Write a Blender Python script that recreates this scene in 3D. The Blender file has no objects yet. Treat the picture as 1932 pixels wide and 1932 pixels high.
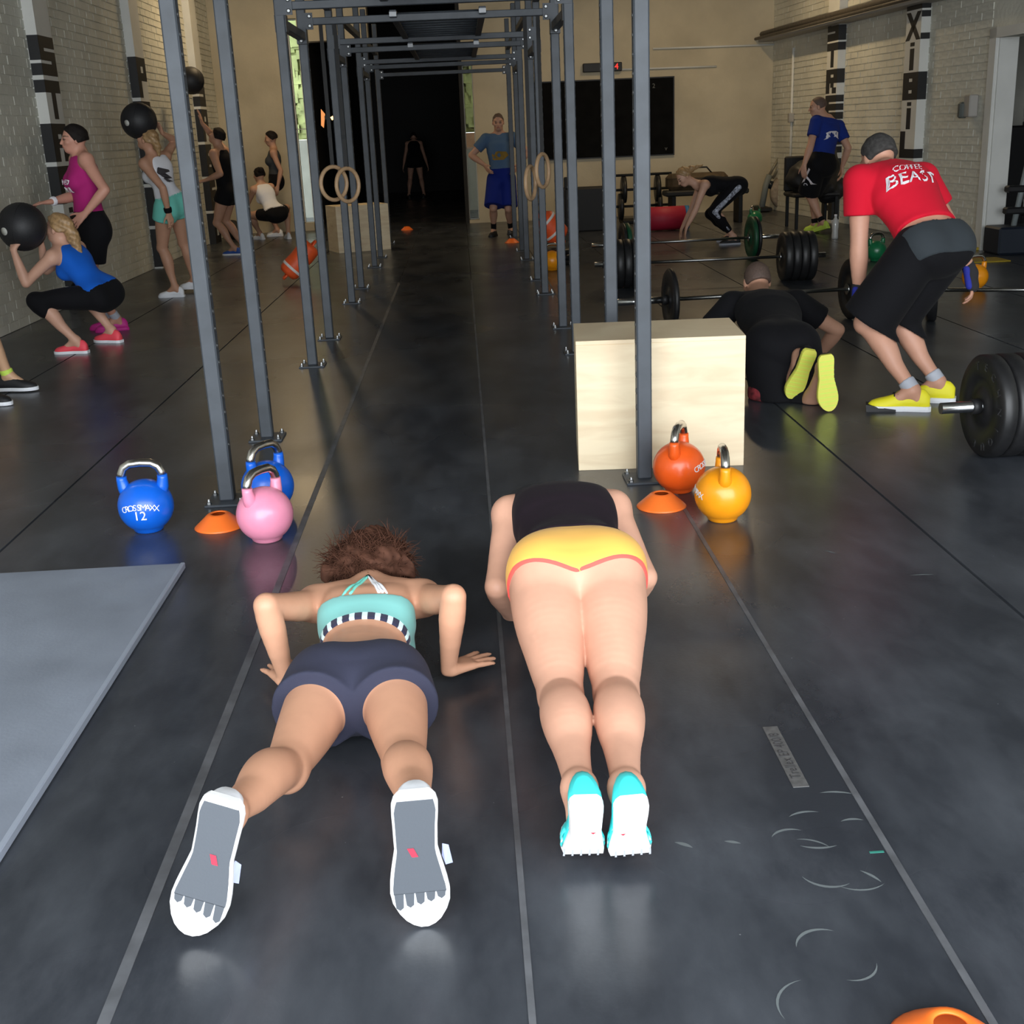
import bpy, math, random
import numpy as np
from mathutils import Matrix, Vector
random.seed(7); rng = np.random.default_rng(5)
scene = bpy.context.scene
COL = scene.collection

# ---------------------------------------------------------------- camera
F_PX, C_PX, CAM_H = 2238.0, 966.0, 1.46           # image taken as 1932 x 1932
def nrm(v):
    v = np.asarray(v, float); return v/np.linalg.norm(v)
_yw = nrm([866-C_PX, 250-C_PX, F_PX])              # room axis (+Y) seen from the camera
_zw = -nrm([1274-C_PX, 7915-C_PX, F_PX]); _zw = nrm(_zw-_yw*_zw.dot(_yw))
_xw = np.cross(_yw, _zw)
RW = np.array([_xw, _yw, _zw])                     # world = RW @ (right, down, forward)
cam_data = bpy.data.cameras.new('camera'); cam = bpy.data.objects.new('camera', cam_data)
COL.objects.link(cam); scene.camera = cam
cam_data.sensor_width = 36; cam_data.lens = 36*F_PX/1932; cam_data.clip_start = .05; cam_data.clip_end = 200
_m = np.eye(4); _m[:3, 0] = RW[:, 0]; _m[:3, 1] = -RW[:, 1]; _m[:3, 2] = -RW[:, 2]; _m[:3, 3] = (0, 0, CAM_H)
cam.matrix_world = Matrix(_m.tolist())
def P(px, py, X=None, Y=None, Z=None):
    """point on the pixel's ray that lies on a plane of the room"""
    d = RW @ np.array([px-C_PX, py-C_PX, F_PX]); o = np.array([0, 0, CAM_H])
    t = (Z-CAM_H)/d[2] if Z is not None else (Y/d[1] if Y is not None else X/d[0])
    return o+d*t

# ---------------------------------------------------------------- sky and light
world = bpy.data.worlds.new('overcast_sky'); scene.world = world; world.use_nodes = True
bg = world.node_tree.nodes['Background']
bg.inputs[0].default_value = (.90, .95, 1.0, 1); bg.inputs[1].default_value = 9.0
pl = bpy.data.lights.new('door_portal_offscreen', 'AREA'); pl.shape = 'RECTANGLE'; pl.size = 8.6; pl.size_y = 3.7
pl.cycles.is_portal = True
po = bpy.data.objects.new('door_portal_offscreen', pl); COL.objects.link(po)
po.location = (.6, -1.0, 1.9); po.rotation_euler = (math.radians(90), 0, 0)
vs = scene.view_settings
vs.view_transform = 'Standard'; vs.look = 'None'; vs.exposure = 0.0; vs.gamma = 1.0; vs.use_curve_mapping = False

# ---------------------------------------------------------------- materials
MATS = {}
def mat(name, col=(.5, .5, .5), rough=.5, metal=0, spec=.5, noise=0, nscale=8, bump=0, bscale=60, coat=0, attr=False, emit=None, estr=1, sss=0, sheen=0):
    if name in MATS: return MATS[name]
    m = bpy.data.materials.new(name); m.use_nodes = True; nt = m.node_tree; b = nt.nodes['Principled BSDF']
    b.inputs['Base Color'].default_value = (*col, 1); b.inputs['Roughness'].default_value = rough
    b.inputs['Metallic'].default_value = metal; b.inputs['Specular IOR Level'].default_value = spec
    b.inputs['Coat Weight'].default_value = coat; b.inputs['Sheen Weight'].default_value = sheen
    if sss: b.inputs['Subsurface Weight'].default_value = sss; b.inputs['Subsurface Radius'].default_value = (.02, .008, .004); b.inputs['Subsurface Scale'].default_value = .5
    out = None
    if attr:
        a = nt.nodes.new('ShaderNodeAttribute'); a.attribute_name = 'Col'; out = a.outputs['Color']
    if noise:
        t = nt.nodes.new('ShaderNodeTexNoise'); t.inputs['Scale'].default_value = nscale; t.inputs['Detail'].default_value = 6
        tc = nt.nodes.new('ShaderNodeTexCoord'); nt.links.new(tc.outputs['Object'], t.inputs['Vector'])
        mr = nt.nodes.new('ShaderNodeMapRange'); mr.inputs[1].default_value = .3; mr.inputs[2].default_value = .7
        mr.inputs[3].default_value = 1-noise; mr.inputs[4].default_value = 1+noise
        nt.links.new(t.outputs['Fac'], mr.inputs[0])
        mx = nt.nodes.new('ShaderNodeMix'); mx.data_type = 'RGBA'; mx.blend_type = 'MULTIPLY'; mx.inputs[0].default_value = 1
        if out: nt.links.new(out, mx.inputs[6])
        else: mx.inputs[6].default_value = (*col, 1)
        nt.links.new(mr.outputs[0], mx.inputs[7]); out = mx.outputs[2]
    if out: nt.links.new(out, b.inputs['Base Color'])
    if bump:
        t = nt.nodes.new('ShaderNodeTexNoise'); t.inputs['Scale'].default_value = bscale; t.inputs['Detail'].default_value = 4
        tc = nt.nodes.new('ShaderNodeTexCoord'); nt.links.new(tc.outputs['Object'], t.inputs['Vector'])
        bp = nt.nodes.new('ShaderNodeBump'); bp.inputs['Strength'].default_value = bump; bp.inputs['Distance'].default_value = .01
        nt.links.new(t.outputs['Fac'], bp.inputs['Height']); nt.links.new(bp.outputs[0], b.inputs['Normal'])
    if emit:
        b.inputs['Emission Color'].default_value = (*emit, 1); b.inputs['Emission Strength'].default_value = estr
    MATS[name] = m; return m

def hexc(h):
    h = h.lstrip('#'); return tuple(((int(h[i:i+2], 16)/255+.055)/1.055)**2.4 if int(h[i:i+2], 16) > 10 else int(h[i:i+2], 16)/255/12.92 for i in (0, 2, 4))

# ---------------------------------------------------------------- mesh helpers
class MB:
    """collects simple solids; build() links them as one mesh object"""
    def __init__(s): s.v = []; s.f = []; s.sm = []
    def add(s, v, f, smooth=False):
        n = len(s.v); s.v += [tuple(float(c) for c in p) for p in v]; s.f += [tuple(i+n for i in q) for q in f]; s.sm += [smooth]*len(f); return s
    def box(s, lo, hi, M=None):
        (x0, y0, z0), (x1, y1, z1) = lo, hi
        v = [(x0, y0, z0), (x1, y0, z0), (x1, y1, z0), (x0, y1, z0), (x0, y0, z1), (x1, y0, z1), (x1, y1, z1), (x0, y1, z1)]
        if M is not None: v = [tuple(M @ Vector(p)) for p in v]
        return s.add(v, [(0, 3, 2, 1), (4, 5, 6, 7), (0, 1, 5, 4), (1, 2, 6, 5), (2, 3, 7, 6), (3, 0, 4, 7)])
    def cbox(s, c, size, M=None):
        return s.box([c[i]-size[i]/2 for i in range(3)], [c[i]+size[i]/2 for i in range(3)], M)
    def bbox(s, lo, hi, b, M=None):
        """box with chamfered edges"""
        lo = np.array(lo, float); hi = np.array(hi, float); v = []; 
        for i in range(3):
            j, k = (i+1) % 3, (i+2) % 3
            for sg in (0, 1):
                for a, c in ((0, 0), (1, 0), (1, 1), (0, 1)):
                    p = np.zeros(3); p[i] = hi[i] if sg else lo[i]
                    p[j] = hi[j]-b if a else lo[j]+b; p[k] = hi[k]-b if c else lo[k]+b; v.append(p)
        idx = {}
        def q(i, sg, a, c): return i*8+sg*4+{(0, 0): 0, (1, 0): 1, (1, 1): 2, (0, 1): 3}[(a, c)]
        f = []
        for i in range(3):
            f.append([q(i, 1, 0, 0), q(i, 1, 1, 0), q(i, 1, 1, 1), q(i, 1, 0, 1)]); f.append([q(i, 0, 0, 0), q(i, 0, 0, 1), q(i, 0, 1, 1), q(i, 0, 1, 0)])
            j = (i+1) % 3; k = (i+2) % 3
            for si in (0, 1):
                for sj in (0, 1):      # edge between face i(si) and face j(sj), running along k
                    a0 = q(i, si, sj, 0); a1 = q(i, si, sj, 1); b0 = q(j, sj, 0, si); b1 = q(j, sj, 1, si)
                    f.append([a0, b0, b1, a1] if si == sj else [a0, a1, b1, b0])
        for sx in (0, 1):
            for sy in (0, 1):
                for sz in (0, 1):
                    t = [q(0, sx, sy, sz), q(1, sy, sz, sx), q(2, sz, sx, sy)]
                    f.append(t if (sx+sy+sz) % 2 == 1 else t[::-1])
        if M is not None: v = [tuple(M @ Vector(tuple(p))) for p in v]
        return s.add(v, f)
    def tube(s, pts, r, n=10, cap=True, smooth=True, closed=False):
        pts = [np.array(p, float) for p in pts]; m = len(pts); rr = r if hasattr(r, '__len__') else [r]*m
        v = []; f = []; up = None
        for i, p in enumerate(pts):
            if closed: t = pts[(i+1) % m]-pts[i-1]
            else: t = pts[min(i+1, m-1)]-pts[max(i-1, 0)]
            t = nrm(t)
            if up is None:
                up = np.array([0, 0, 1.]) if abs(t[2]) < .9 else np.array([1., 0, 0])
            up = nrm(up-t*up.dot(t)); sd = np.cross(t, up)
            for k in range(n):
                a = 2*math.pi*k/n; v.append(p+rr[i]*(math.cos(a)*sd+math.sin(a)*up))
        rng_ = range(m) if closed else range(m-1)
        for i in rng_:
            i2 = (i+1) % m
            for k in range(n):
                k2 = (k+1) % n; f.append((i*n+k, i*n+k2, i2*n+k2, i2*n+k))
        s.add(v, f, smooth)
        if cap and not closed:
            b = len(s.v)-len(v)
            s.f += [tuple(b+k for k in range(n))[::-1], tuple(b+(m-1)*n+k for k in range(n))]; s.sm += [False, False]
        return s
    def lathe(s, prof, n=24, M=None, smooth=True):
        """prof: (radius, height) list, turned about local z"""
        v = []; f = []
        for r, z in prof:
            for k in range(n):
                a = 2*math.pi*k/n; v.append((r*math.cos(a), r*math.sin(a), z))
        for i in range(len(prof)-1):
            for k in range(n):
                k2 = (k+1) % n; f.append((i*n+k, i*n+k2, (i+1)*n+k2, (i+1)*n+k))
        if prof[0][0] > 1e-5: f.append(tuple(range(n))[::-1])
        if prof[-1][0] > 1e-5: f.append(tuple((len(prof)-1)*n+k for k in range(n)))
        if M is not None: v = [tuple(M @ Vector(p)) for p in v]
        return s.add(v, f, smooth)
    def prism(s, poly, z0, z1, M=None):
        n = len(poly); v = [(x, y, z0) for x, y in poly]+[(x, y, z1) for x, y in poly]
        f = [tuple(range(n))[::-1], tuple(range(n, 2*n))]+[(i, (i+1) % n, n+(i+1) % n, n+i) for i in range(n)]
        if M is not None: v = [tuple(M @ Vector(p)) for p in v]
        return s.add(v, f)
    def mesh(s, name, m):
        me = bpy.data.meshes.new(name); me.from_pydata(s.v, [], s.f); me.polygons.foreach_set('use_smooth', s.sm); me.materials.append(m); me.update(); return me
    def build(s, name, m, parent=None, loc=None):
        o = bpy.data.objects.new(name, s.mesh(name, m)); COL.objects.link(o)
        if loc is not None: o.location = loc
        if parent is not None: o.parent = parent
        return o
def tag(o, label=None, cat=None, group=None, kind=None):
    if label: o['label'] = label
    if cat: o['category'] = cat
    if group: o['group'] = group
    if kind: o['kind'] = kind
    return o
def thing(name, label, cat, loc=(0, 0, 0), rz=0, group=None):
    o = bpy.data.objects.new(name, None); COL.objects.link(o); o.empty_display_size = .1
    o.location = tuple(float(c) for c in loc); o.rotation_euler = (0, 0, rz); return tag(o, label, cat, group)
def copy_tree(o, parent=None):
    c = o.copy(); COL.objects.link(c)
    if parent is not None: c.parent = parent
    for ch in list(o.children): copy_tree(ch, c)
    return c
def obj_from(name, me, parent=None, loc=None):
    o = bpy.data.objects.new(name, me); COL.objects.link(o)
    if parent is not None: o.parent = parent
    if loc is not None: o.location = tuple(float(c) for c in loc)
    return o
def text_obj(name, body, size, m, M, parent=None, extrude=.0008, spacing=1.0, xscale=1.0, shear=0, kind=None):
    """flat lettering turned into a mesh; M places it (text lies in local xy)"""
    c = bpy.data.curves.new(name, 'FONT'); c.body = body; c.size = size; c.extrude = extrude; c.align_x = 'CENTER'; c.align_y = 'CENTER'; c.space_character = spacing; c.shear = shear; c.resolution_u = 3
    t = bpy.data.objects.new(name, c); COL.objects.link(t)
    dg = bpy.context.evaluated_depsgraph_get(); me = bpy.data.meshes.new_from_object(t.evaluated_get(dg))
    bpy.data.objects.remove(t); bpy.data.curves.remove(c)
    me.transform(Matrix(M) @ Matrix.Diagonal((xscale, 1, 1, 1))); me.materials.clear(); me.materials.append(m)
    return obj_from(name, me, parent)
def frame(o, x, y, z):
    """matrix with origin o and axes x, y, z"""
    m = np.eye(4); m[:3, 0] = x; m[:3, 1] = y; m[:3, 2] = z; m[:3, 3] = o
    return Matrix(m.tolist())
# ---------------------------------------------------------------- people: implicit surfaces
A = lambda *c: np.array(c, float)
def perp(v, axis):
    v = np.asarray(v, float)-np.asarray(axis)*np.dot(v, axis)
    return v/np.linalg.norm(v)
class Seg:
    def __init__(s, a, b, ra, rb, front=None, fa=1, fb=None, k=.02, tag=''):
        s.a = np.asarray(a, float); s.b = np.asarray(b, float); s.ra = ra; s.rb = rb; s.fa = fa; s.fb = fa if fb is None else fb; s.k = k; s.tag = tag
        ax = s.b-s.a; s.L = max(np.linalg.norm(ax), 1e-6); s.ax = ax/s.L
        if front is None: front = A(0, 0, 1) if abs(s.ax[2]) < .9 else A(0, 1, 0)
        s.f = perp(front, s.ax); s.s = np.cross(s.ax, s.f)
    def bounds(s, inf):
        r = max(s.ra, s.rb, s.ra*s.fa, s.rb*s.fb)+inf
        return np.minimum(s.a, s.b)-r, np.maximum(s.a, s.b)+r
    def ev(s, X, Y, Z, inf):
        qx, qy, qz = X-np.float32(s.a[0]), Y-np.float32(s.a[1]), Z-np.float32(s.a[2])
        ax, f, sd = s.ax.astype(np.float32), s.f.astype(np.float32), s.s.astype(np.float32)
        l = qx*ax[0]+qy*ax[1]+qz*ax[2]; t = np.clip(l/np.float32(s.L), 0, 1); w = l-t*np.float32(s.L)
        u = qx*sd[0]+qy*sd[1]+qz*sd[2]; v = qx*f[0]+qy*f[1]+qz*f[2]
        rx = np.float32(s.ra+inf)+np.float32(s.rb-s.ra)*t; ry = np.float32(s.ra*s.fa+inf)+np.float32(s.rb*s.fb-s.ra*s.fa)*t
        m = np.minimum(rx, ry)
        return (np.sqrt((u/rx)**2+(v/ry)**2+(w/m)**2)-1)*m
class Ell:
    def __init__(s, c, r, ax=None, k=.02, tag=''):
        s.c = np.asarray(c, float); s.r = np.asarray(r if hasattr(r, '__len__') else (r, r, r), float); s.M = np.eye(3) if ax is None else np.array([nrm(a) for a in ax]); s.k = k; s.tag = tag
    def bounds(s, inf): return s.c-s.r.max()-inf, s.c+s.r.max()+inf
    def ev(s, X, Y, Z, inf):
        q = [X-np.float32(s.c[0]), Y-np.float32(s.c[1]), Z-np.float32(s.c[2])]; d = 0
        for i in range(3):
            m = s.M[i].astype(np.float32); d = d+((q[0]*m[0]+q[1]*m[1]+q[2]*m[2])/np.float32(s.r[i]+inf))**2
        return (np.sqrt(d)-1)*np.float32(s.r.min()+inf)
class Grid:
    def __init__(s, lo, hi, h):
        s.h = h; s.lo = np.asarray(lo, float)-2*h; s.n = np.ceil((np.asarray(hi)+2*h-s.lo)/h).astype(int)+1
        s.ax = [(s.lo[i]+h*np.arange(s.n[i])).astype(np.float32) for i in range(3)]
    def sub(s, lo, hi):
        i0 = np.clip(np.floor((lo-s.lo)/s.h).astype(int), 0, s.n); i1 = np.clip(np.ceil((hi-s.lo)/s.h).astype(int)+1, 0, s.n)
        sl = tuple(slice(a, b) for a, b in zip(i0, i1))
        return sl, s.ax[0][sl[0]][:, None, None], s.ax[1][sl[1]][None, :, None], s.ax[2][sl[2]][None, None, :]
    def empty(s): return np.full(tuple(s.n), .3, np.float32)
    def full(s): return s.ax[0][:, None, None], s.ax[1][None, :, None], s.ax[2][None, None, :]
def smin(a, b, k):
    h = np.clip(.5+.5*(a-b)/k, 0, 1); return a+(b-a)*h-k*h*(1-h)
def group_sdf(g, prims, inf=0, planes=()):
    D = g.empty()
    for p in prims:
        pi = inf(p) if callable(inf) else inf
        lo, hi = p.bounds(pi); mg = p.k+3*g.h
        sl, X, Y, Z = g.sub(lo-mg, hi+mg)
        if any(s.stop <= s.start for s in sl): continue
        D[sl] = smin(D[sl], p.ev(X, Y, Z, pi), np.float32(p.k))
    X, Y, Z = g.full()
    for pt, n in planes:
        n = nrm(n); pd = (X-np.float32(pt[0]))*np.float32(n[0])+(Y-np.float32(pt[1]))*np.float32(n[1])+(Z-np.float32(pt[2]))*np.float32(n[2])
        D = np.maximum(D, pd)
    return D
def kfield(g, pts, k0, rad, k1=.004):
    X, Y, Z = g.full(); d2 = None
    for p in pts:
        q = (X-np.float32(p[0]))**2+(Y-np.float32(p[1]))**2+(Z-np.float32(p[2]))**2
        d2 = q if d2 is None else np.minimum(d2, q)
    return np.float32(k1)+np.float32(k0-k1)*np.exp(-d2/np.float32(rad*rad))
def surface_net(D, g):
    S = D < 0
    c = [S[i:S.shape[0]-1+i, j:S.shape[1]-1+j, k:S.shape[2]-1+k] for i in (0, 1) for j in (0, 1) for k in (0, 1)]
    cnt = sum(x.astype(np.int8) for x in c); mixed = (cnt > 0) & (cnt < 8)
    idx = np.argwhere(mixed); n = len(idx); vid = np.full(mixed.shape, -1, np.int64); vid[mixed] = np.arange(n)
    acc = np.zeros((n, 3)); num = np.zeros(n); i, j, k = idx.T
    corners = [(0, 0, 0), (1, 0, 0), (0, 1, 0), (1, 1, 0), (0, 0, 1), (1, 0, 1), (0, 1, 1), (1, 1, 1)]
    val = {q: D[i+q[0], j+q[1], k+q[2]] for q in corners}
    for a in corners:
        for ax in range(3):
            if a[ax]: continue
            b = list(a); b[ax] = 1; b = tuple(b); va, vb = val[a], val[b]; m = (va < 0) != (vb < 0)
            t = np.where(m, va/np.where(m, va-vb, 1), 0); p = np.array(a, float)[None]+t[:, None]*np.eye(3)[ax][None]
            acc[m] += p[m]; num += m
    V = g.lo+(idx+acc/num[:, None])*g.h
    Q = []
    for ax in range(3):
        sl0 = [slice(None)]*3; sl1 = [slice(None)]*3; sl0[ax] = slice(0, -1); sl1[ax] = slice(1, None)
        a, b = S[tuple(sl0)], S[tuple(sl1)]; e = np.argwhere(a != b); o1, o2 = [(1, 2), (2, 0), (0, 1)][ax]
        e = e[(e[:, o1] > 0) & (e[:, o2] > 0) & (e[:, o1] < vid.shape[o1]) & (e[:, o2] < vid.shape[o2])]
        def at(d1, d2):
            q = e.copy(); q[:, o1] -= d1; q[:, o2] -= d2; return vid[q[:, 0], q[:, 1], q[:, 2]]
        q = np.stack([at(1, 1), at(0, 1), at(0, 0), at(1, 0)], 1); fl = ~a[e[:, 0], e[:, 1], e[:, 2]]
        q[fl] = q[fl][:, ::-1]; Q.append(q)
    Q = np.concatenate(Q); Q = Q[(Q >= 0).all(1)]
    return V, Q
def net_mesh(name, V, Q, m, col=None, attrs=None, smooth_it=3):
    for _ in range(smooth_it):                       # light relaxation
        acc = np.zeros_like(V); num = np.zeros(len(V))
        for a, b in ((0, 1), (1, 2), (2, 3), (3, 0)):
            np.add.at(acc, Q[:, a], V[Q[:, b]]); np.add.at(num, Q[:, a], 1)
        ok = num > 0; V = V.copy(); V[ok] = .5*V[ok]+.5*acc[ok]/num[ok][:, None]
    me = bpy.data.meshes.new(name); me.vertices.add(len(V)); me.vertices.foreach_set('co', V.astype(np.float32).ravel())
    me.loops.add(len(Q)*4); me.loops.foreach_set('vertex_index', Q.astype(np.int32).ravel())
    me.polygons.add(len(Q)); me.polygons.foreach_set('loop_start', np.arange(0, len(Q)*4, 4, dtype=np.int32)); me.polygons.foreach_set('use_smooth', np.ones(len(Q), bool))
    me.materials.append(m); me.update(calc_edges=True); me.validate()
    if col is not None:
        a = me.attributes.new('Col', 'FLOAT_COLOR', 'POINT'); a.data.foreach_set('color', np.concatenate([col, np.ones((len(col), 1))], 1).astype(np.float32).ravel())
    for k, v in (attrs or {}).items():
        a = me.attributes.new(k, 'FLOAT', 'POINT'); a.data.foreach_set('value', v.astype(np.float32))
    return me
def dens(t, r, m=4):
    """finer stations along a limb, radii eased by a Catmull-Rom curve"""
    T, R = [], []; n = len(t)
    for i in range(n-1):
        p0, p1, p2, p3 = r[max(i-1, 0)], r[i], r[i+1], r[min(i+2, n-1)]
        for j in range(m):
            x = j/m; T.append(t[i]+(t[i+1]-t[i])*x); R.append(.5*(2*p1+(p2-p0)*x+(2*p0-5*p1+4*p2-p3)*x*x+(3*p1-p0-3*p2+p3)*x**3))
    return T+[t[-1]], R+[r[-1]]
def ik(a, c, l1, l2, pole):
    """middle joint between a and c; returns joint and (clamped) end"""
    d = c-a; L = np.linalg.norm(d); u = d/L; L2 = min(L, (l1+l2)*.998); c = a+u*L2
    x = (l1*l1-l2*l2+L2*L2)/(2*L2); h = math.sqrt(max(l1*l1-x*x, 0)); return a+u*x+perp(pole, u)*h, c

def hand_prims(w, d, n, left, s, curl=.3, spread=0, thumb=1, tag='hand'):
    d = nrm(d); n = perp(n, d); td = np.cross(d, n)*(-1 if left else 1); out = []
    ln = (.040, .045, .042, .032); off = (.029, .010, -.010, -.028)
    for i in range(4):
        kn = w+d*(.085-.006*abs(i-1))*s+td*off[i]*s
        out.append(Seg(w+td*off[i]*.55*s+d*.008*s, kn, .0145*s, .0115*s, k=.012, tag=tag))
        dd = nrm(d+td*spread*(1.5-i)*.35); p = kn; a = 0
        for j, fr in enumerate((1, .62, .5)):
            a += curl*(.8, 1.1, .8)[j]; dr = dd*math.cos(a)+n*math.sin(a); q = p+dr*ln[i]*fr*s
            out.append(Seg(p, q, (.0098, .0088, .008)[j]*s, (.0088, .008, .0068)[j]*s, k=.003, tag=tag)); p = q
    p = w+d*.022*s+td*.02*s
    for j, (l, aa) in enumerate(((.042, .9), (.032, .55), (.026, .4))):
        aa = aa*thumb; q = p+nrm(d*math.cos(aa)+td*math.sin(aa)+n*curl*.35*(j+.6))*l*s
        out.append(Seg(p, q, (.0155, .0115, .0098)[j]*s, (.0115, .0098, .008)[j]*s, k=(.014, .004, .003)[j], tag=tag)); p = q
    return out
def head_prims(c, f, u, s, male):
    f = nrm(f); u = perp(u, f); r = np.cross(f, u); ax = (r, f, u)
    pr = [Ell(c+u*.03*s-f*.008*s, A(.074, .095, .088)*s, ax, .02, 'head'), Ell(c-u*.035*s+f*.03*s, A(.056, .062, .07)*s, ax, .03, 'head'),
          Ell(c-u*.085*s+f*.055*s, A(.028, .024, .02)*s, ax, .025, 'head'),
          Seg(c+u*.012*s+f*.088*s, c-u*.03*s+f*.108*s, .008*s, .0125*s, k=.008, tag='head'),
          Ell(c-u*.055*s+f*.09*s, A(.023, .01, .011)*s, ax, .008, 'head'),
          Ell(c+u*.022*s+f*.082*s+r*.032*s, A(.022, .012, .009)*s, ax, .012, 'head'), Ell(c+u*.022*s+f*.082*s-r*.032*s, A(.022, .012, .009)*s, ax, .012, 'head')]
    for sg in (-1, 1):
        pr.append(Ell(c+r*sg*.077*s-f*.008*s-u*.008*s, A(.009, .02, .031)*s, (nrm(r*sg+f*-.3), nrm(f+r*sg*.3), u), .006, 'head'))
        pr.append(Ell(c+r*sg*.045*s+f*.06*s-u*.02*s, A(.025, .022, .02)*s, ax, .02, 'head'))
    return pr
PEOPLE = []
class Person:
    """pose: pelvis, neck, fwd, head, feet (heel, toe direction, sole up), wrists; limbs solved by ik"""
    def __init__(s, name, label, pelvis, neck, fwd, shoes, wrists, H=1.7, male=False, girth=1.0, right=None, rightP=None, head=None, headf=None, headu=None, kneepole=None, elbowpole=None,
                 hands=None, voxel=.0078, skin=(.62, .36, .25), bend=0, shrug=0, legs=1.0, group=None, cat='person', thighs=1.0, hips=1.0, torso=True):
        s.s = H/1.7; S = s.s; s.male = male; s.skin = np.array(skin); s.h = voxel; s.name = name
        pel, nk = np.asarray(pelvis, float), np.asarray(neck, float); u = nrm(nk-pel); fwd = perp(fwd, u)
        r = np.cross(fwd, u) if right is None else nrm(right); rp = r if rightP is None else nrm(rightP)
        s.pel, s.nk, s.u, s.fwd, s.r = pel, nk, u, fwd, r; G = girth
        fp = perp(fwd, rp)
        hw = (.088 if not male else .085)*S
        s.hip = [pel-rp*hw, pel+rp*hw]                                     # left, right
        sw = (.185 if male else .16)*S
        if not hasattr(shrug, '__len__'): shrug = (shrug, shrug)
        s.sh = [nk-r*sw-u*(.035-shrug[0])*S, nk+r*sw-u*(.035-shrug[1])*S]
        L1, L2, U1, U2 = .425*S, .405*S, .30*S, .255*S
        s.shoes = shoes; s.ank = []; s.knee = []
        kp = kneepole if kneepole is not None else fwd
        for i, sh in enumerate(shoes):
            d, up = nrm(sh['dir']), None; up = perp(sh['up'], d); heel = np.asarray(sh['heel'], float)
            a = heel+d*.055*S+up*.10*S
            fl_ = legs if not isinstance(legs, str) else float(np.linalg.norm(a-s.hip[i]))*1.012/(L1+L2)
            k, a2 = ik(s.hip[i], a, L1*fl_, L2*fl_, kp[i] if isinstance(kp, (list, tuple)) else kp)
            if np.linalg.norm(a2-a) > .01: print('IKLEG', name, label[:25], i, np.round(a2-a, 3))
            sh['heel'] = heel+(a2-a); sh['d'], sh['u'] = d, up; s.ank.append(a2); s.knee.append(k)
        s.wr = []; s.el = []
        ep = elbowpole if elbowpole is not None else -fwd-u*.3
        for i, w in enumerate(wrists):
            e, w2 = ik(s.sh[i], np.asarray(w, float), U1, U2, ep[i] if isinstance(ep, (list, tuple)) else ep); s.el.append(e); s.wr.append(w2)
            if np.linalg.norm(w2-w) > .01: print('IKARM', label[:25], i, np.round(w2-w, 3))
        # torso
        T = []; back = -fwd
        mid = (pel+nk)/2+back*bend
        def sp(t): return pel*(1-t)**2+2*mid*t*(1-t)+nk*t*t
        hq = hips
        sec = [(-.09, .128*hq, .094), (.0, .148*hq, .103), (.12, .146*hq, .103), (.26, .131, .094), (.40, .118, .085), (.54, .127, .091), (.66, .140, .100), (.77, .139, .098), (.88, .118, .076)] if not male else \
              [(-.09, .125, .096), (.0, .142, .105), (.12, .144, .106), (.26, .143, .104), (.40, .145, .104), (.54, .157, .108), (.66, .171, .116), (.77, .170, .113), (.88, .145, .088)]
        def sp2(t): return sp(max(t, 0))+u*(t*.5*S if t < 0 else 0)
        for k in range(len(sec)-1):
            (t0, w0, d0), (t1, w1, d1) = sec[k], sec[k+1]; tm = (t0+t1)/2
            T.append(Seg(sp2(t0), sp2(t1), w0*S*G, w1*S*G, fp if tm < .16 else fwd, d0/w0, d1/w1, k=.001 if k else .03, tag='pelvis' if tm < .13 else ('waist' if tm < .40 else 'chest')))
        for i in (0, 1):
            sg = -1 if i == 0 else 1
            T.append(Ell(s.hip[i]-fp*.043*S-u*.008*S+rp*sg*.002, A(.090, .080, .108)*S*G*hips*(1.0 if not male else .95), (rp, fp, u), .055, 'glute'))
            T.append(Seg(sp(.9), s.sh[i], .062*S*G, .05*S*G, fwd, .85, k=.04, tag='clav'))
            T.append(Seg(nk+u*.035*S+back*.005, s.sh[i]+back*.01, .042*S, .04*S*G, k=.04, tag='clav'))
            T.append(Ell(sp(.76)+r*sg*.075*S+back*.05*S, A(.055, .035, .085)*S*G, (r, fwd, u), .03, 'chest'))
            if not male: T.append(Ell(sp(.66)+r*sg*.068*S+fwd*.085*S, A(.062, .05, .062)*S*G, (r, fwd, u), .03, 'chest'))
        hc = np.asarray(head, float) if head is not None else nk+u*.16*S+fwd*.03*S
        s.hf = nrm(headf) if headf is not None else fwd; s.hu = perp(headu if headu is not None else u, s.hf); s.hc = hc
        T.append(Seg(nk-u*.02*S, hc-s.hu*.045*S-s.hf*.015*S, (.056 if not male else .064)*S, (.05 if not male else .06)*S, k=.03, tag='neck'))
        T += head_prims(hc, s.hf, s.hu, S*(1.0 if male else .97), male)
        s.T = T if torso else []
        # legs
        s.leg = []
        for i in (0, 1):
            a, b, c = s.hip[i], s.knee[i], s.ank[i]; g = G*S*thighs; fr = nrm(b-(a+c)/2) if np.linalg.norm(b-(a+c)/2) > .03 else perp(fwd, nrm(c-a))
            ft = perp(fr, nrm(b-a)); fs = perp(fr, nrm(c-b)); th = lambda t: a+(b-a)*t; sn = lambda t: b+(c-b)*t; L = []
            rt = np.interp; tt = (-.02, .2, .4, .6, .8, 1.0); rr = (.087*g, .087*g, .081*g, .072*g*(.6+.4/thighs), .061*G*S*thighs**.5, .0515*G*S)
            st = (0, .12, .27, .42, .6, .8, 1.0); sr = (.0515, .0525, .058, .0545, .0435, .0355, .033)
            sr = [q*(G*S if k < 4 else S) for k, q in enumerate(sr)]; tt, rr = dens(tt, rr); st, sr = dens(st, sr)
            def off(t): return ft*(.006*math.sin(math.pi*t))
            for k in range(len(tt)-1): L.append(Seg(th(tt[k])+off(tt[k]), th(tt[k+1])+off(tt[k+1]), rr[k], rr[k+1], ft, 1.02, k=.001, tag='thigh'))
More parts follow.
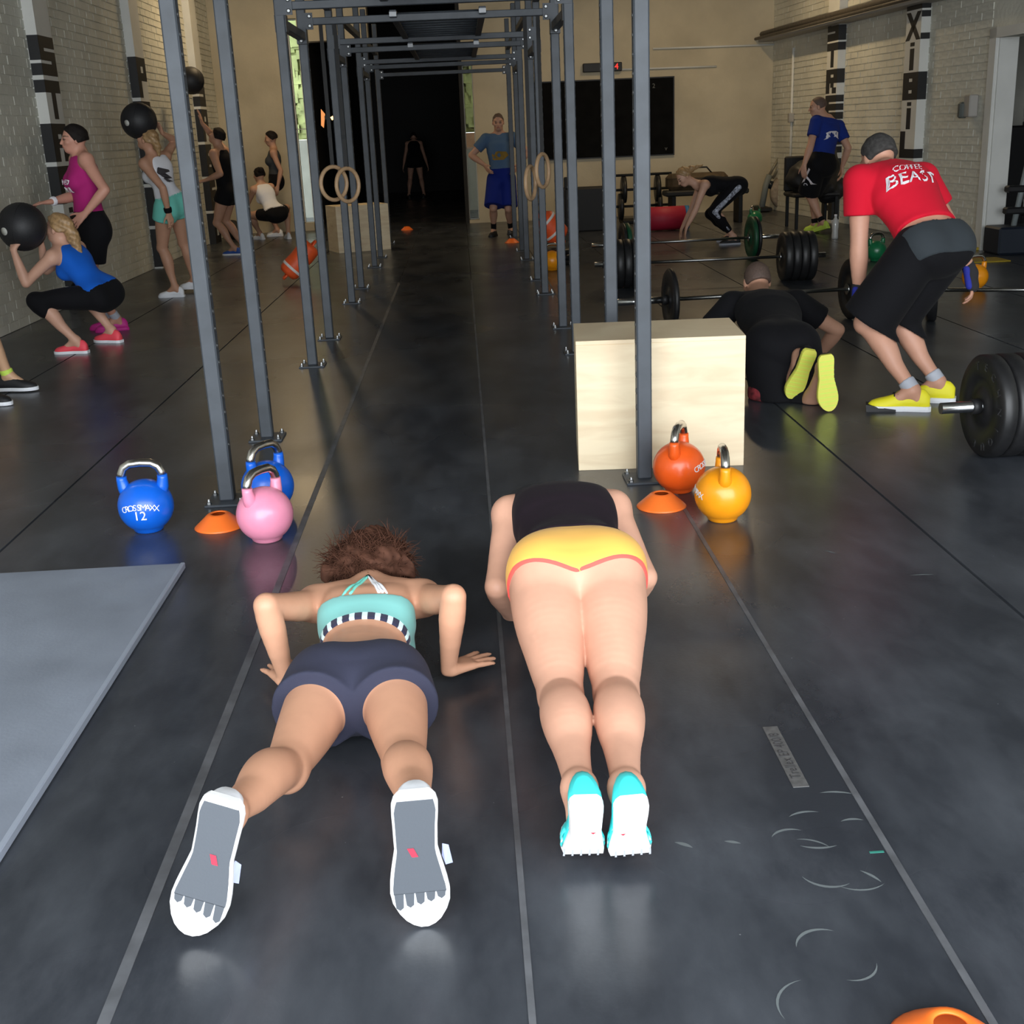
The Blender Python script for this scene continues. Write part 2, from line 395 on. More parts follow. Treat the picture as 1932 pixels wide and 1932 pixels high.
            L.append(Ell(b+ft*.010*S, A(.046, .046, .05)*S*G, None, .03, 'knee'))
            def cof(t): return fs*(-.014*S*math.sin(math.pi*min(t/.62, 1))**1.2 if t < .62 else 0.)
            for k in range(len(st)-1): L.append(Seg(sn(st[k])+cof(st[k]), sn(st[k+1])+cof(st[k+1]), sr[k], sr[k+1], fs, 1.0, k=.001, tag='shin'))
            sh = shoes[i]; L.append(Seg(c, sh['heel']+sh['d']*.03*S+sh['u']*.055*S, .034*S, .03*S, k=.02, tag='foot')); L.append(Seg(c, sh['heel']+sh['d']*.14*S+sh['u']*.045*S, .034*S, .026*S, k=.02, tag='foot'))
            s.leg.append(L)
        # arms
        s.arm = []; am = 1.12 if male else .95
        for i in (0, 1):
            a, b, c = s.sh[i], s.el[i], s.wr[i]; ua = lambda t: a+(b-a)*t; fa = lambda t: b+(c-b)*t; g = G*S*am; bd = (a+c)/2-b
            bd = perp(bd, nrm(b-a)) if np.linalg.norm(np.cross(bd, b-a)) > 1e-4 else perp(fwd, nrm(b-a)); L = []
            L.append(Ell(a, .054*g, None, .03, 'delt')); ut = (0, .2, .4, .6, .8, 1); ur = (.052, .050, .0475, .044, .040, .0385)
            for k in range(5): L.append(Seg(ua(ut[k])+bd*.005*math.sin(math.pi*ut[k]), ua(ut[k+1])+bd*.005*math.sin(math.pi*ut[k+1]), ur[k]*g, ur[k+1]*g, k=.001, tag='uparm'))
            f_t = (0, .15, .3, .45, .6); fr_ = (.0385, .0405, .0405, .037, .033)
            for k in range(4): L.append(Seg(fa(f_t[k]), fa(f_t[k+1]), fr_[k]*g, fr_[k+1]*g, k=.001, tag='fore'))
            hd = (hands[i] if hands else None) or dict(d=nrm(c-b), n=-r if i else r, curl=.35)
            wn = perp(hd['n'], nrm(c-b)) if np.linalg.norm(np.cross(hd['n'], c-b)) > 1e-3 else fwd
            L.append(Seg(fa(.6), c, .033*g, .0255*g, wn, 1, .8, k=.003, tag='fore'))
            L += hand_prims(c, hd['d'], hd['n'], i == 0, S*(1.06 if male else .98), hd.get('curl', .35), hd.get('spread', 0), hd.get('thumb', 1))
            s.arm.append(L)
        base = A(*(sum(s.ank)/2)[:2], 0); s.base = base
        s.root = thing(name, label, cat, base, 0, group)
        PEOPLE.append(s)
    def sdf(s, sel=None, inf=0, planes={}, extra={}, h=None, voxel_pad=.03):
        """sel: function(tag, group) -> keep?  planes: dict group -> [(pt, n)]"""
        G = {'torso': s.T, 'legL': s.leg[0], 'legR': s.leg[1], 'armL': s.arm[0], 'armR': s.arm[1]}
        G = {k: [p for p in v if sel is None or sel(p.tag, k)]+extra.get(k, []) for k, v in G.items()}
        mi = max([inf(p) for v in G.values() for p in v]) if callable(inf) else inf
        b = [p.bounds(mi) for v in G.values() for p in v]
        g = Grid(np.min([x[0] for x in b], 0)-voxel_pad, np.max([x[1] for x in b], 0)+voxel_pad, h or s.h)
        D = {k: group_sdf(g, v, inf, planes.get(k, ())) if v else None for k, v in G.items()}
        mn = lambda a, b: b if a is None else (a if b is None else np.minimum(a, b))
        legs, arms = mn(D['legL'], D['legR']), mn(D['armL'], D['armR']); R = D['torso']
        if legs is not None: R = legs if R is None else smin(R, legs, kfield(g, [(s.hip[0]*.75+s.knee[0]*.25), (s.hip[1]*.75+s.knee[1]*.25)], .035, .14))
        if arms is not None: R = arms if R is None else smin(R, arms, kfield(g, s.sh, .04, .11))
        for pt, n in planes.get('all', ()):
            X, Y, Z = g.full(); n = nrm(n); R = np.maximum(R, (X-np.float32(pt[0]))*np.float32(n[0])+(Y-np.float32(pt[1]))*np.float32(n[1])+(Z-np.float32(pt[2]))*np.float32(n[2]))
        return R, g
    def floor_clip(s, R, g):
        Z = g.full()[2]; return np.maximum(R, np.float32(.001)-Z)
    def body(s, floor=True):
        R, g = s.sdf()
        if floor: R = s.floor_clip(R, g)
        s.R, s.g = R, g; V, Q = surface_net(R, g); col = np.repeat(s.skin[None], len(V), 0)
        q = (V-s.hc)/s.s; rr = np.cross(s.hf, s.hu); x, y, z = q@rr, q@s.hf, q@s.hu
        near = (np.abs(x) < .09) & (y > .05) & (np.abs(z) < .12)
        def paint(m, c, a): col[m] = col[m]*(1-a)+np.array(c)*a
        paint(near & ((x/.021)**2+((z+.056)/.009)**2 < 1), s.skin*A(.85, .5, .5), .9)
        for sg in (-1, 1):
            paint(near & (((x-sg*.032)/.017)**2+((z-.002)/.0075)**2 < 1), (.05, .035, .03), .9)
            paint(near & (((x-sg*.034)/.022)**2+((z-.026)/.006)**2 < 1), getattr(s, 'brow', (.08, .05, .03)), .8)
        me = net_mesh('body', V-s.base, Q, MATS['skin'], col); s.nv = len(V)
        o = obj_from('body', me, s.root); return o
    def surf(s, p, d, start=.3):
        """first body surface point met when coming from p+d*start towards p"""
        d = nrm(d); last = None
        for t in np.arange(start, -.25, -.004):
            q = p+d*t; i = np.round((q-s.g.lo)/s.g.h).astype(int)
            if (i >= 0).all() and (i < s.g.n).all() and s.R[tuple(i)] < 0: return q
        return p
    def cloth(s, name, m, sel, inf=.006, planes={}, extra={}, attrs=None, floor=True, h=None, label=None, col=None):
        R, g = s.sdf(sel, inf, planes, extra, h)
        if floor: R = s.floor_clip(R, g)
        V, Q = surface_net(R, g); at = attrs(V) if attrs else None
        o = obj_from(name, net_mesh(name, V-s.base, Q, m, col(V) if col else None, at), s.root)
        if label: o['label'] = label
        return o
    def solid(s, name, m, prims, planes=(), h=.006, parent=None, label=None, noise=0, nfreq=60, col=None, attrs=None, floor=False):
        b = [p.bounds(.0) for p in prims]; g = Grid(np.min([x[0] for x in b], 0)-.03, np.max([x[1] for x in b], 0)+.03, h)
        D = group_sdf(g, prims, 0, planes)
        if noise:
            X, Y, Z = g.full(); f = np.float32(nfreq); D = D+np.float32(noise)*(np.sin(X*f+Y*f*.7)*np.sin(Y*f*1.3-Z*f*.5)+np.sin(Z*f*1.7+X*f*.6))
        if floor: D = s.floor_clip(D, g)
        V, Q = surface_net(D, g)
        o = obj_from(name, net_mesh(name, V-s.base, Q, m, col(V) if col else None, attrs(V) if attrs else None), parent or s.root)
        if label: o['label'] = label
        return o
    def hair(s, m, cut=.05, inf=.012, drop=.02, extra=(), name='hair', noise=.0015, back=0, label=None):
        """cap of hair over the skull; the face side and the nape are cut away"""
        f, u = s.hf, s.hu; S = s.s*(1.0 if s.male else .97); r = np.cross(f, u); c = s.hc
        pr = [Ell(c+u*.03*S-f*.010*S, A(.074, .095, .088)*S+inf, (r, f, u), .02), Ell(c-u*.01*S-f*.035*S, A(.066, .06, .07)*S+inf*.8, (r, f, u), .03)]
        X = [(c+f*cut*S+u*.045*S, f*.9-u*.75)]
        if drop is not None: X.append((c-u*drop*S-f*.03*S, -u-f*.25))
        b = [p.bounds(0) for p in pr+list(extra)]; g = Grid(np.min([x[0] for x in b], 0)-.02, np.max([x[1] for x in b], 0)+.02, .006)
        D = group_sdf(g, pr, 0, X)
        if extra: D = smin(D, group_sdf(g, list(extra)), np.float32(.012))
        if noise:
            Xg, Yg, Zg = g.full(); fq = np.float32(110); D = D+np.float32(noise)*(np.sin(Xg*fq+Yg*fq*.7)*np.sin(Yg*fq*1.3-Zg*fq*.5)+np.sin(Zg*fq*1.1+Xg*fq*.6))
        V, Q = surface_net(D, g); o = obj_from(name, net_mesh(name, V-s.base, Q, m), s.root)
        if label: o['label'] = label
        return o
    def strands(s, m, roots, dirs, length, r=.0022, n=5, droop=.0, jit=.35, name='hair_strand', parent=None):
        mb = MB()
        for p, d in zip(roots, dirs):
            pts = [p]; dd = nrm(d); L = length*random.uniform(.5, 1.15)
            for i in range(n):
                dd = nrm(dd+A(*(random.gauss(0, jit)*.35 for _ in range(3)))+A(0, 0, -droop)); pts.append(pts[-1]+dd*L/n)
                if pts[-1][2] < .004: pts[-1][2] = .004
            mb.tube([q-s.base for q in pts], [r*(1-.75*i/n) for i in range(n+1)], 4, False)
        o = mb.build(name, m, parent or s.root); return o

# shoes ---------------------------------------------------------------------
SW = [(0, .022), (.03, .031), (.1, .036), (.25, .034), (.42, .033), (.58, .041), (.72, .047), (.84, .044), (.93, .033), (.985, .016), (1.0, .006)]
SH = [(0, .055), (.03, .07), (.1, .088), (.25, .094), (.36, .09), (.5, .07), (.62, .056), (.74, .046), (.85, .039), (.94, .03), (1.0, .014)]
def shoe_bend(p, L, ang, at=.68):
    x, y, z = p; yb = L*at
    if not ang or y <= yb: return p
    t = min((y-yb)/(L*.06), 1); a = ang*t; return (x, yb+(y-yb)*math.cos(a)-z*math.sin(a)*t, z*math.cos(a)+(y-yb)*math.sin(a))
def build_shoe(person, i, L=.265, upper='shoe_white', sole='shoe_sole', bendang=0, wide=1.0, laces=None, soleth=.022, collar=True, details=None, low=1.0, name='shoe', solew=1.1):
    sh = person.shoes[i]; d, u = sh['d'], sh['u']; r = np.cross(d, u); s = person.s; L = L*s
    root_base = person.base; org = sh['heel']-d*.028*s
    def W(p):
        p = shoe_bend(p, L, bendang); return tuple(org+r*p[0]+d*p[1]+u*p[2]-root_base)
    mb = MB(); nv = 11; rings = []
    ww = lambda t: np.interp(t, [a for a, _ in SW], [b for _, b in SW])*s*wide; hh = lambda t: np.interp(t, [a for a, _ in SH], [b for _, b in SH])*s*low
    ts = [0, .015, .04, .09, .16, .25, .34, .42, .5, .58, .66, .74, .82, .89, .945, .98, 1.0]; asym = (1 if i else -1)
    v = []; f = []
    for t in ts:
        w, h = ww(t)*.97, hh(t); sk = asym*-.006*s*math.sin(t*3.1)
        for k in range(nv):
            a = math.pi*k/(nv-1); cx, sz = math.cos(a), math.sin(a)
            nar = 1-.30*max(0, 1-t/.5)*sz**2*(h > .06*s)
            v.append(W((sk+w*cx*abs(cx)**-.25*nar if abs(cx) > 1e-6 else sk, t*L, soleth*s*.7+h*sz**.85)))
    for a in range(len(ts)-1):
        for k in range(nv-1): f.append((a*nv+k, (a+1)*nv+k, (a+1)*nv+k+1, a*nv+k+1))
    f.append(tuple(range(nv))); f.append(tuple((len(ts)-1)*nv+k for k in range(nv))[::-1])
    for a in range(len(ts)-1): f.append((a*nv, a*nv+nv-1, (a+1)*nv+nv-1, (a+1)*nv))
    mb.add(v, f, True); up = mb.build(name, MATS[upper], person.root)
    mb = MB(); v = []; f = []; M = len(ts)
    for t in ts:
        w = ww(t)*solew+.001; sk = asym*-.006*s*math.sin(t*3.1)
        for x, z in ((-w*.93, 0), (w*.93, 0), (w, soleth*.45*s), (w, soleth*s), (-w, soleth*s), (-w, soleth*.45*s)): v.append(W((sk+x, t*(L+.012*s)-.006*s, z)))
    for a in range(M-1):
        for k in range(6): k2 = (k+1) % 6; f.append((a*6+k, a*6+k2, (a+1)*6+k2, (a+1)*6+k))
    f.append(tuple(range(6))[::-1]); f.append(tuple((M-1)*6+k for k in range(6)))
    mb.add(v, f, False); mb.build('sole', MATS[sole], up)
    if laces:
        mb = MB()
        for t in (.40, .46, .52, .58):
            h = hh(t)+soleth*s*.7; w = ww(t)*.5
            mb.tube([W((-w, t*L, h*.93)), W((0, t*L, h+.003)), W((w, t*L, h*.93))], .003*s, 6)
        mb.build('laces', MATS[laces], up)
    return up, W, L
def rest_shoe(heel, d, up=(0, 0, 1)): return dict(heel=A(*heel), dir=A(*d), up=A(*up))
# ---------------------------------------------------------------- people's materials
mat('skin', attr=True, rough=.48, spec=.35, noise=.05, nscale=14)
mat('hair_brown', (.075, .032, .02), .8, spec=.12, noise=.35, nscale=40)
mat('hair_dark', (.012, .009, .008), .75, spec=.2,  noise=.3, nscale=40); mat('hair_blond', (.36, .22, .10), .45, noise=.3, nscale=45); mat('hair_grey', (.05, .047, .045), .8, spec=.2,  noise=.3, nscale=60)
mat('hair_stubble', (.10, .065, .05), .7, noise=.2, nscale=90)
for n_, c_ in dict(navy=(.035, .037, .062), black=(.006, .006, .0075), charcoal=(.035, .042, .048), pink=(.42, .022, .17), blue=(.008, .105, .52), royal=(.012, .03, .20), red=(.62, .010, .030), white=(.80, .80, .84), aqua=(.18, .62, .52), grey=(.05, .055, .06), coachblue=(.08, .14, .24), cobalt=(.008, .02, .19), plum=(.012, .007, .011), orange_trim=(1.0, .12, .07)).items():
    mat('cloth_'+n_, c_, .85, spec=.15, bump=.12, bscale=400, sheen=.02)
for n_, c_ in dict(white=(.82, .84, .88), sole=(.85, .85, .85), teal=(.05, .66, .66), greysole=(.075, .085, .10), coral=(.85, .07, .10), yellow=(.82, .75, .02), black=(.012, .012, .014), magenta=(.55, .02, .25), lime=(.55, .75, .10), blue=(.02, .08, .35), redtag=(.6, .03, .06), lavender=(.50, .55, .85), sock=(.42, .44, .50), yellowsole=(.66, .66, .10)).items():
    mat('shoe_'+n_, c_, .6, bump=.05, bscale=200)
# ---------------------------------------------------------------- the room
LX, BY, CZ = -3.9, 20.5, 4.4                       # left wall, back wall, ceiling
RX0, RY0, RK = 5.64, 12.65, -.0573                 # right wall is a little out of square
def rwx(y): return RX0+RK*(y-RY0)
RDIR = nrm([RK, 1, 0]); RN = nrm([-1, RK, 0])      # along the wall, into the room
def on_right(px, py, off=0):
    d = RW @ np.array([px-C_PX, py-C_PX, F_PX]); o = np.array([0, 0, CAM_H]); n = A(1, -RK, 0)
    q = A(RX0+off, RY0, 0); t = (q-o).dot(n)/d.dot(n); return o+d*t
def wall_paint(name, col, bumpscale=6, strength=.25, course=True):
    m = mat(name, col, .75, spec=.25); nt = m.node_tree; b = nt.nodes['Principled BSDF']
    tc = nt.nodes.new('ShaderNodeTexCoord'); n1 = nt.nodes.new('ShaderNodeTexNoise'); n1.inputs['Scale'].default_value = 1.3; n1.inputs['Detail'].default_value = 8; nt.links.new(tc.outputs['Object'], n1.inputs['Vector'])
    rp = nt.nodes.new('ShaderNodeValToRGB'); e = rp.color_ramp.elements; e[0].position = .3; e[0].color = (*[c*.78 for c in col], 1); e[1].position = .62; e[1].color = (*col, 1); nt.links.new(n1.outputs['Fac'], rp.inputs[0])
    nt.links.new(rp.outputs[0], b.inputs['Base Color'])
    n2 = nt.nodes.new('ShaderNodeTexNoise'); n2.inputs['Scale'].default_value = 22; n2.inputs['Detail'].default_value = 5; nt.links.new(tc.outputs['Object'], n2.inputs['Vector'])
    bp = nt.nodes.new('ShaderNodeBump'); bp.inputs['Strength'].default_value = strength; bp.inputs['Distance'].default_value = .02; nt.links.new(n2.outputs['Fac'], bp.inputs['Height']); nt.links.new(bp.outputs[0], b.inputs['Normal'])
    return m
PAINT = wall_paint('painted_brick', (.72, .71, .62)); PAINTB = wall_paint('painted_plaster', (.60, .52, .37), strength=.15)
WHITE = mat('white_paint', (.68, .68, .64), .6, noise=.06, nscale=3); LETTER = mat('black_paint', (.010, .010, .011), .55)
DARK = mat('hall_near_black', (.018, .017, .016), .8); CEIL = mat('ceiling_paint', (.16, .15, .13), .9)  # hall walls share one even near-black base colour
def struct(name, mb, m, parent=None):
    o = mb.build(name, m, parent)
    if parent is None: o['kind'] = 'structure'
    return o

# ---- floor: rubber strips with seams between them
def rubber(name, base=(.030, .034, .042), rough=.26):
    m = mat(name, base, rough, spec=.5); nt = m.node_tree; b = nt.nodes['Principled BSDF']
    tc = nt.nodes.new('ShaderNodeTexCoord'); mp = nt.nodes.new('ShaderNodeMapping'); nt.links.new(tc.outputs['Object'], mp.inputs[0]); mp.inputs['Scale'].default_value = (1, .45, 1)
    n1 = nt.nodes.new('ShaderNodeTexNoise'); n1.inputs['Scale'].default_value = 3.2; n1.inputs['Detail'].default_value = 9; n1.inputs['Roughness'].default_value = .65; nt.links.new(mp.outputs[0], n1.inputs['Vector'])
    rp = nt.nodes.new('ShaderNodeValToRGB'); e = rp.color_ramp.elements; e[0].position = .40; e[0].color = (*base, 1); e[1].position = .74; e[1].color = (.078, .086, .10, 1); nt.links.new(n1.outputs['Fac'], rp.inputs[0])
    n3 = nt.nodes.new('ShaderNodeTexVoronoi'); n3.inputs['Scale'].default_value = 17; n3.inputs['Randomness'].default_value = 1; nt.links.new(tc.outputs['Object'], n3.inputs['Vector'])
    lt = nt.nodes.new('ShaderNodeMath'); lt.operation = 'LESS_THAN'; nt.links.new(n3.outputs['Distance'], lt.inputs[0]); lt.inputs[1].default_value = .032
    wn = nt.nodes.new('ShaderNodeTexNoise'); wn.inputs['Scale'].default_value = 9; nt.links.new(tc.outputs['Object'], wn.inputs['Vector'])
    gt = nt.nodes.new('ShaderNodeMath'); gt.operation = 'GREATER_THAN'; nt.links.new(wn.outputs['Fac'], gt.inputs[0]); gt.inputs[1].default_value = .56
    ml = nt.nodes.new('ShaderNodeMath'); ml.operation = 'MULTIPLY'; nt.links.new(lt.outputs[0], ml.inputs[0]); nt.links.new(gt.outputs[0], ml.inputs[1])
    mx = nt.nodes.new('ShaderNodeMix'); mx.data_type = 'RGBA'; nt.links.new(ml.outputs[0], mx.inputs[0]); nt.links.new(rp.outputs[0], mx.inputs[6]); mx.inputs[7].default_value = (.22, .23, .24, 1)
    nt.links.new(mx.outputs[2], b.inputs['Base Color'])
    rr = nt.nodes.new('ShaderNodeMapRange'); rr.inputs[1].default_value = .3; rr.inputs[2].default_value = .75; rr.inputs[3].default_value = rough-.02; rr.inputs[4].default_value = rough+.10; n5 = nt.nodes.new('ShaderNodeTexNoise'); n5.inputs['Scale'].default_value = .9; n5.inputs['Detail'].default_value = 2; nt.links.new(tc.outputs['Object'], n5.inputs['Vector']); nt.links.new(n5.outputs['Fac'], rr.inputs[0]); nt.links.new(rr.outputs[0], b.inputs['Roughness'])
    n4 = nt.nodes.new('ShaderNodeTexNoise'); n4.inputs['Scale'].default_value = 90; nt.links.new(tc.outputs['Object'], n4.inputs['Vector'])
    bp = nt.nodes.new('ShaderNodeBump'); bp.inputs['Strength'].default_value = .04; bp.inputs['Distance'].default_value = .005; nt.links.new(n4.outputs['Fac'], bp.inputs['Height']); nt.links.new(bp.outputs[0], b.inputs['Normal'])
    return m
RUB = rubber('rubber_floor')
SEAM = mat('seam_tape', (.10, .105, .115), .5, noise=.3, nscale=12); GAP = mat('floor_underlay', (.030, .034, .042), .8)
floor = struct('floor', MB().box((-9, -7, -.3), (11, 36, -.006)), GAP)
xs = [-3.9, -2.96, -1.85, -.705, .045, .815, 1.62, 2.55, 3.5, 4.5, 5.4, 6.6]
for i in range(len(xs)-1):
    g = .004 if 2 < i < 5 else .006
    MB().box((xs[i]+g, -1.4, -.006), (xs[i+1]-g, 20.45, 0)).build('rubber_strip', RUB, floor)
for x, w in ((-.705, .024), (.045, .013), (.815, .015)):
    MB().box((x-w/2, -1.4, -.004), (x+w/2, 12.5, .0015)).build('seam_strip', SEAM, floor)
MB().box((-3.9, 20.45, -.006), (3, 34, 0)).build('dark_hall_floor', RUB, floor)
MB().box((-9, -7, -.02), (11, -1.42, -.004)).build('apron', mat('concrete', (.34, .33, .31), .85, noise=.15, nscale=2), floor)
scuff = mat('chalk_scuff', (.13, .15, .155), .7); scuffg = mat('green_scuff', (.03, .22, .17), .7)
for k, (px, py, r, a0, a1, w) in enumerate([(1545, 1900, .07, 100, 200, 2), (1560, 1790, .055, 60, 170, 3), (1600, 1815, .05, 250, 350, 2), (1500, 1590, .05, 60, 150, 3), (1540, 1565, .07, 70, 130, 3), (1560, 1640, .06, 200, 300, 3), (1620, 1570, .05, 60, 120, 3),
        (1530, 1555, .09, 240, 290, 3), (1590, 1545, .11, 60, 100, 3), (1610, 1640, .07, 230, 310, 2), (1585, 1690, .10, 20, 50, 3), (1520, 1620, .07, 30, 90, 2), (1370, 1640, .10, 60, 80, 4), (1260, 1630, .08, 40, 70, 5), (1800, 1150, .3, 80, 95, 3), (1480, 1075, .25, 30, 42, 3)]):
    c_ = P(px, py, Z=0); mb = MB(); n_ = 10
    v_ = []
    for j in range(n_+1):
        a = math.radians(a0+(a1-a0)*j/n_); ww = (.0010*w+.0006)*math.sin(math.pi*(j+.3)/(n_+.6))
        for q in (r-ww, r+ww): v_.append((c_[0]+q*math.cos(a), c_[1]+q*math.sin(a), .0006))
    mb.add(v_, [(2*j, 2*j+2, 2*j+3, 2*j+1) for j in range(n_)]).build('scuff_mark', scuff, floor)
c_ = P(1655, 1607, Z=.0008); MB().box((c_[0]-.016, c_[1]-.003, 0), (c_[0]+.014, c_[1]+.003, .0008)).build('scuff_mark', scuffg, floor)
# raised maker's label moulded on the strip
a_, b_ = P(1462, 1380, Z=0), P(1501, 1476, Z=0); ctr = (a_+b_)/2
lab = MB().bbox((-.019, -.145, 0), (.019, .145, .002), .0008).build('floor_label', mat('label_rubber', (.10, .10, .10), .55, noise=.25, nscale=60), floor, loc=(ctr[0], ctr[1], 0)); lab['label'] = 'small grey embossed label on the floor'
text_obj('lettering', 'Trellex EP 400/8', .035, mat('label_letters', (.045, .045, .048), .5), frame((0, .0, .0022), (0, 1, 0), (-1, 0, 0), (0, 0, 1)), lab, .0006, 1.0, .92)

# ---- walls
def bricks(wall, y0, y1, z1, place, holes=(), nkeep=300):
    """painted brickwork: the nearest bricks one by one, the rest as one part"""
    L, Hh, jt = .235, .071, .013; cells = []
    z, row = .006, 0
    while z < z1:
        y = y0-(L+jt)*.5*(row % 2)
        while y < y1:
            a, b = max(y, y0), min(y+L, y1)
            if b-a > .05 and not any(a < h1-.02 and b > h0+.02 and z < hz for h0, h1, hz in holes): cells.append((a, b, z, z+Hh))
            y += L+jt
        z += Hh+jt; row += 1
    cells.sort(key=lambda c: (c[0]**2+(c[2]-1.4)**2*.5)); mesh = None; rest = MB()
    for k, (a, b, z0_, z1_) in enumerate(cells):
        pr = random.uniform(.007, .012); M = place((a+b)/2, (z0_+z1_)/2, pr)
        if k < nkeep:
            if mesh is None: mesh = MB().box((-.5, -.5, -1), (.5, .5, 0)).mesh('brick', PAINT)
            o = obj_from('brick', mesh, wall); o.matrix_local = M @ Matrix.Diagonal((b-a, z1_-z0_, .012, 1))
        else: rest.box((-(b-a)/2, -(z1_-z0_)/2, -.012), ((b-a)/2, (z1_-z0_)/2, 0), M)
    r = rest.build('brickwork', PAINT, wall); r['kind'] = 'stuff'
MORT = PAINT
wl = struct('wall_left', MB().box((LX-.35, -1.3, 0), (LX, BY, CZ)), MORT)
bricks(wl, 7.0, BY, CZ, lambda y, z, p: frame((LX+p, y, z), (0, 1, 0), (0, 0, 1), (1, 0, 0)))
dy0, dy1 = 9.6, on_right(1868, 300)[1]             # doorway in the right wall
def rbox(mb, y0, y1, z0, z1, t0, t1):              # slab on the right wall, t measured into the room
    p = lambda y, t: (rwx(y)-t, y)
    v = [(*p(y0, t0), z0), (*p(y1, t0), z0), (*p(y1, t1), z0), (*p(y0, t1), z0), (*p(y0, t0), z1), (*p(y1, t0), z1), (*p(y1, t1), z1), (*p(y0, t1), z1)]
    return mb.add(v, [(0, 1, 2, 3), (7, 6, 5, 4), (4, 5, 1, 0), (5, 6, 2, 1), (6, 7, 3, 2), (7, 4, 0, 3)])
DZ = on_right(1880, 72)[2]
mb = MB(); rbox(mb, -1.3, dy0, 0, CZ, -.2, 0); rbox(mb, dy1, BY+.3, 0, CZ, -.2, 0); rbox(mb, dy0, dy1, DZ, CZ, -.2, 0)
wr = struct('wall_right', mb, MORT)
bricks(wr, dy1+.16, BY, CZ, lambda y, z, p: frame((rwx(y)-p, y, z), tuple(-RDIR), (0, 0, 1), tuple(RN)))
OX0, OX1, SX1 = -2.5, .10, .27                     # dark opening and the daylight slit in the back wall
mb = MB(); t_ = .35
mb.box((LX-.3, BY, 0), (OX0-.17, BY+t_, CZ)); mb.box((OX0-.17, BY, 3.3), (OX0, BY+t_, CZ)); mb.box((OX0, BY, 2.95), (-1.38, BY+t_, CZ)); mb.box((OX1, BY, 2.5), (SX1, BY+t_, CZ)); mb.box((SX1, BY, 0), (6.5, BY+t_, CZ)); mb.box((OX0-.17, BY, 0), (OX0, BY+t_, .12)); mb.box((OX1, BY, 0), (SX1, BY+t_, .05))
wb = struct('wall_back', mb, PAINTB)
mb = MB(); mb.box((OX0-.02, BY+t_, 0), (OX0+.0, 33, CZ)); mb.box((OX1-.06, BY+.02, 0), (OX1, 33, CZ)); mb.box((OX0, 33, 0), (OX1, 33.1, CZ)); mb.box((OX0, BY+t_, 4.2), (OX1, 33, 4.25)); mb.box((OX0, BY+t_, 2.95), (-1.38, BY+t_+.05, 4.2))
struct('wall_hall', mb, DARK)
struct('ceiling', MB().box((LX-.4, -1.3, CZ), (10.4, 34, CZ+.2)), CEIL)
fx0, fx1, fz = -3.6, 4.9, 3.75
mb = MB(); mb.box((LX-.4, -1.3, 0), (fx0, -1.0, CZ)); mb.box((fx1, -1.3, 0), (6.9, -1.0, CZ)); mb.box((fx0, -1.3, fz), (fx1, -1.0, CZ))
struct('wall_front', mb, PAINT)
# glazed slits either side of the dark opening, the yard beyond them
glass = mat('pane_glass', (.9, .95, .92), .05); b_ = glass.node_tree.nodes['Principled BSDF']; b_.inputs['Transmission Weight'].default_value = 1; b_.inputs['IOR'].default_value = 1.02
for k, (x0, x1, z0, z1) in enumerate(((OX1, SX1, .05, 2.5), (OX0-.17, OX0, .12, 3.3))):
    w_ = struct('window_%d' % (k+1), MB().box((x0, BY+.16, z0), (x0+.015, BY+.2, z1)).box((x1-.015, BY+.16, z0), (x1, BY+.2, z1)).box((x0, BY+.16, z0), (x1, BY+.2, z0+.015)).box((x0, BY+.16, z1-.015), (x1, BY+.2, z1)).box((x0, BY+.16, z0+(z1-z0)*.47), (x1, BY+.2, z0+(z1-z0)*.47+.012)), WHITE)
    for a, b in ((z0, z0+(z1-z0)*.47), (z0+(z1-z0)*.47, z1)): MB().box((x0, BY+.175, a), (x1, BY+.18, b)).build('pane', glass, w_)
yard = mat('yard_green', (.36, .40, .17), .9, noise=.4, nscale=3); yb = mat('yard_brick', (.42, .24, .14), .9, noise=.2, nscale=5); yw = mat('yard_wall', (.26, .26, .23), .9, noise=.15, nscale=2)
for x0, x1, nm in ((.11, 1.6, 'r'), (-5.5, -2.56, 'l')):
    o = MB().box((x0, 24.0, 0), (x1, 24.3, 1.15)).build('garden_wall', yw); tag(o, 'pale rendered garden wall behind the narrow pane beside the ' + ('coach' if nm == 'r' else 'dark opening'), 'wall')
    MB().box((x0, 24.02, 1.15), (x1, 24.28, 1.45)).build('brick_course', yb if nm == 'r' else yw, o)
    mbh = MB(); mbh.box((x0, 24.2, 1.452), (x1, 24.28, 3.9))
    for j in range(700):
        c_ = A(random.uniform(x0+.1, x1-.1), random.uniform(24.08, 24.22), random.uniform(1.56, 3.6)); mbh.cbox(c_, (.2, .1, .16), None)
    h_ = mbh.build('hedge', yard); tag(h_, 'sunlit green hedge above the garden wall by the ' + ('coach' if nm == 'r' else 'left-hand pane'), 'hedge')

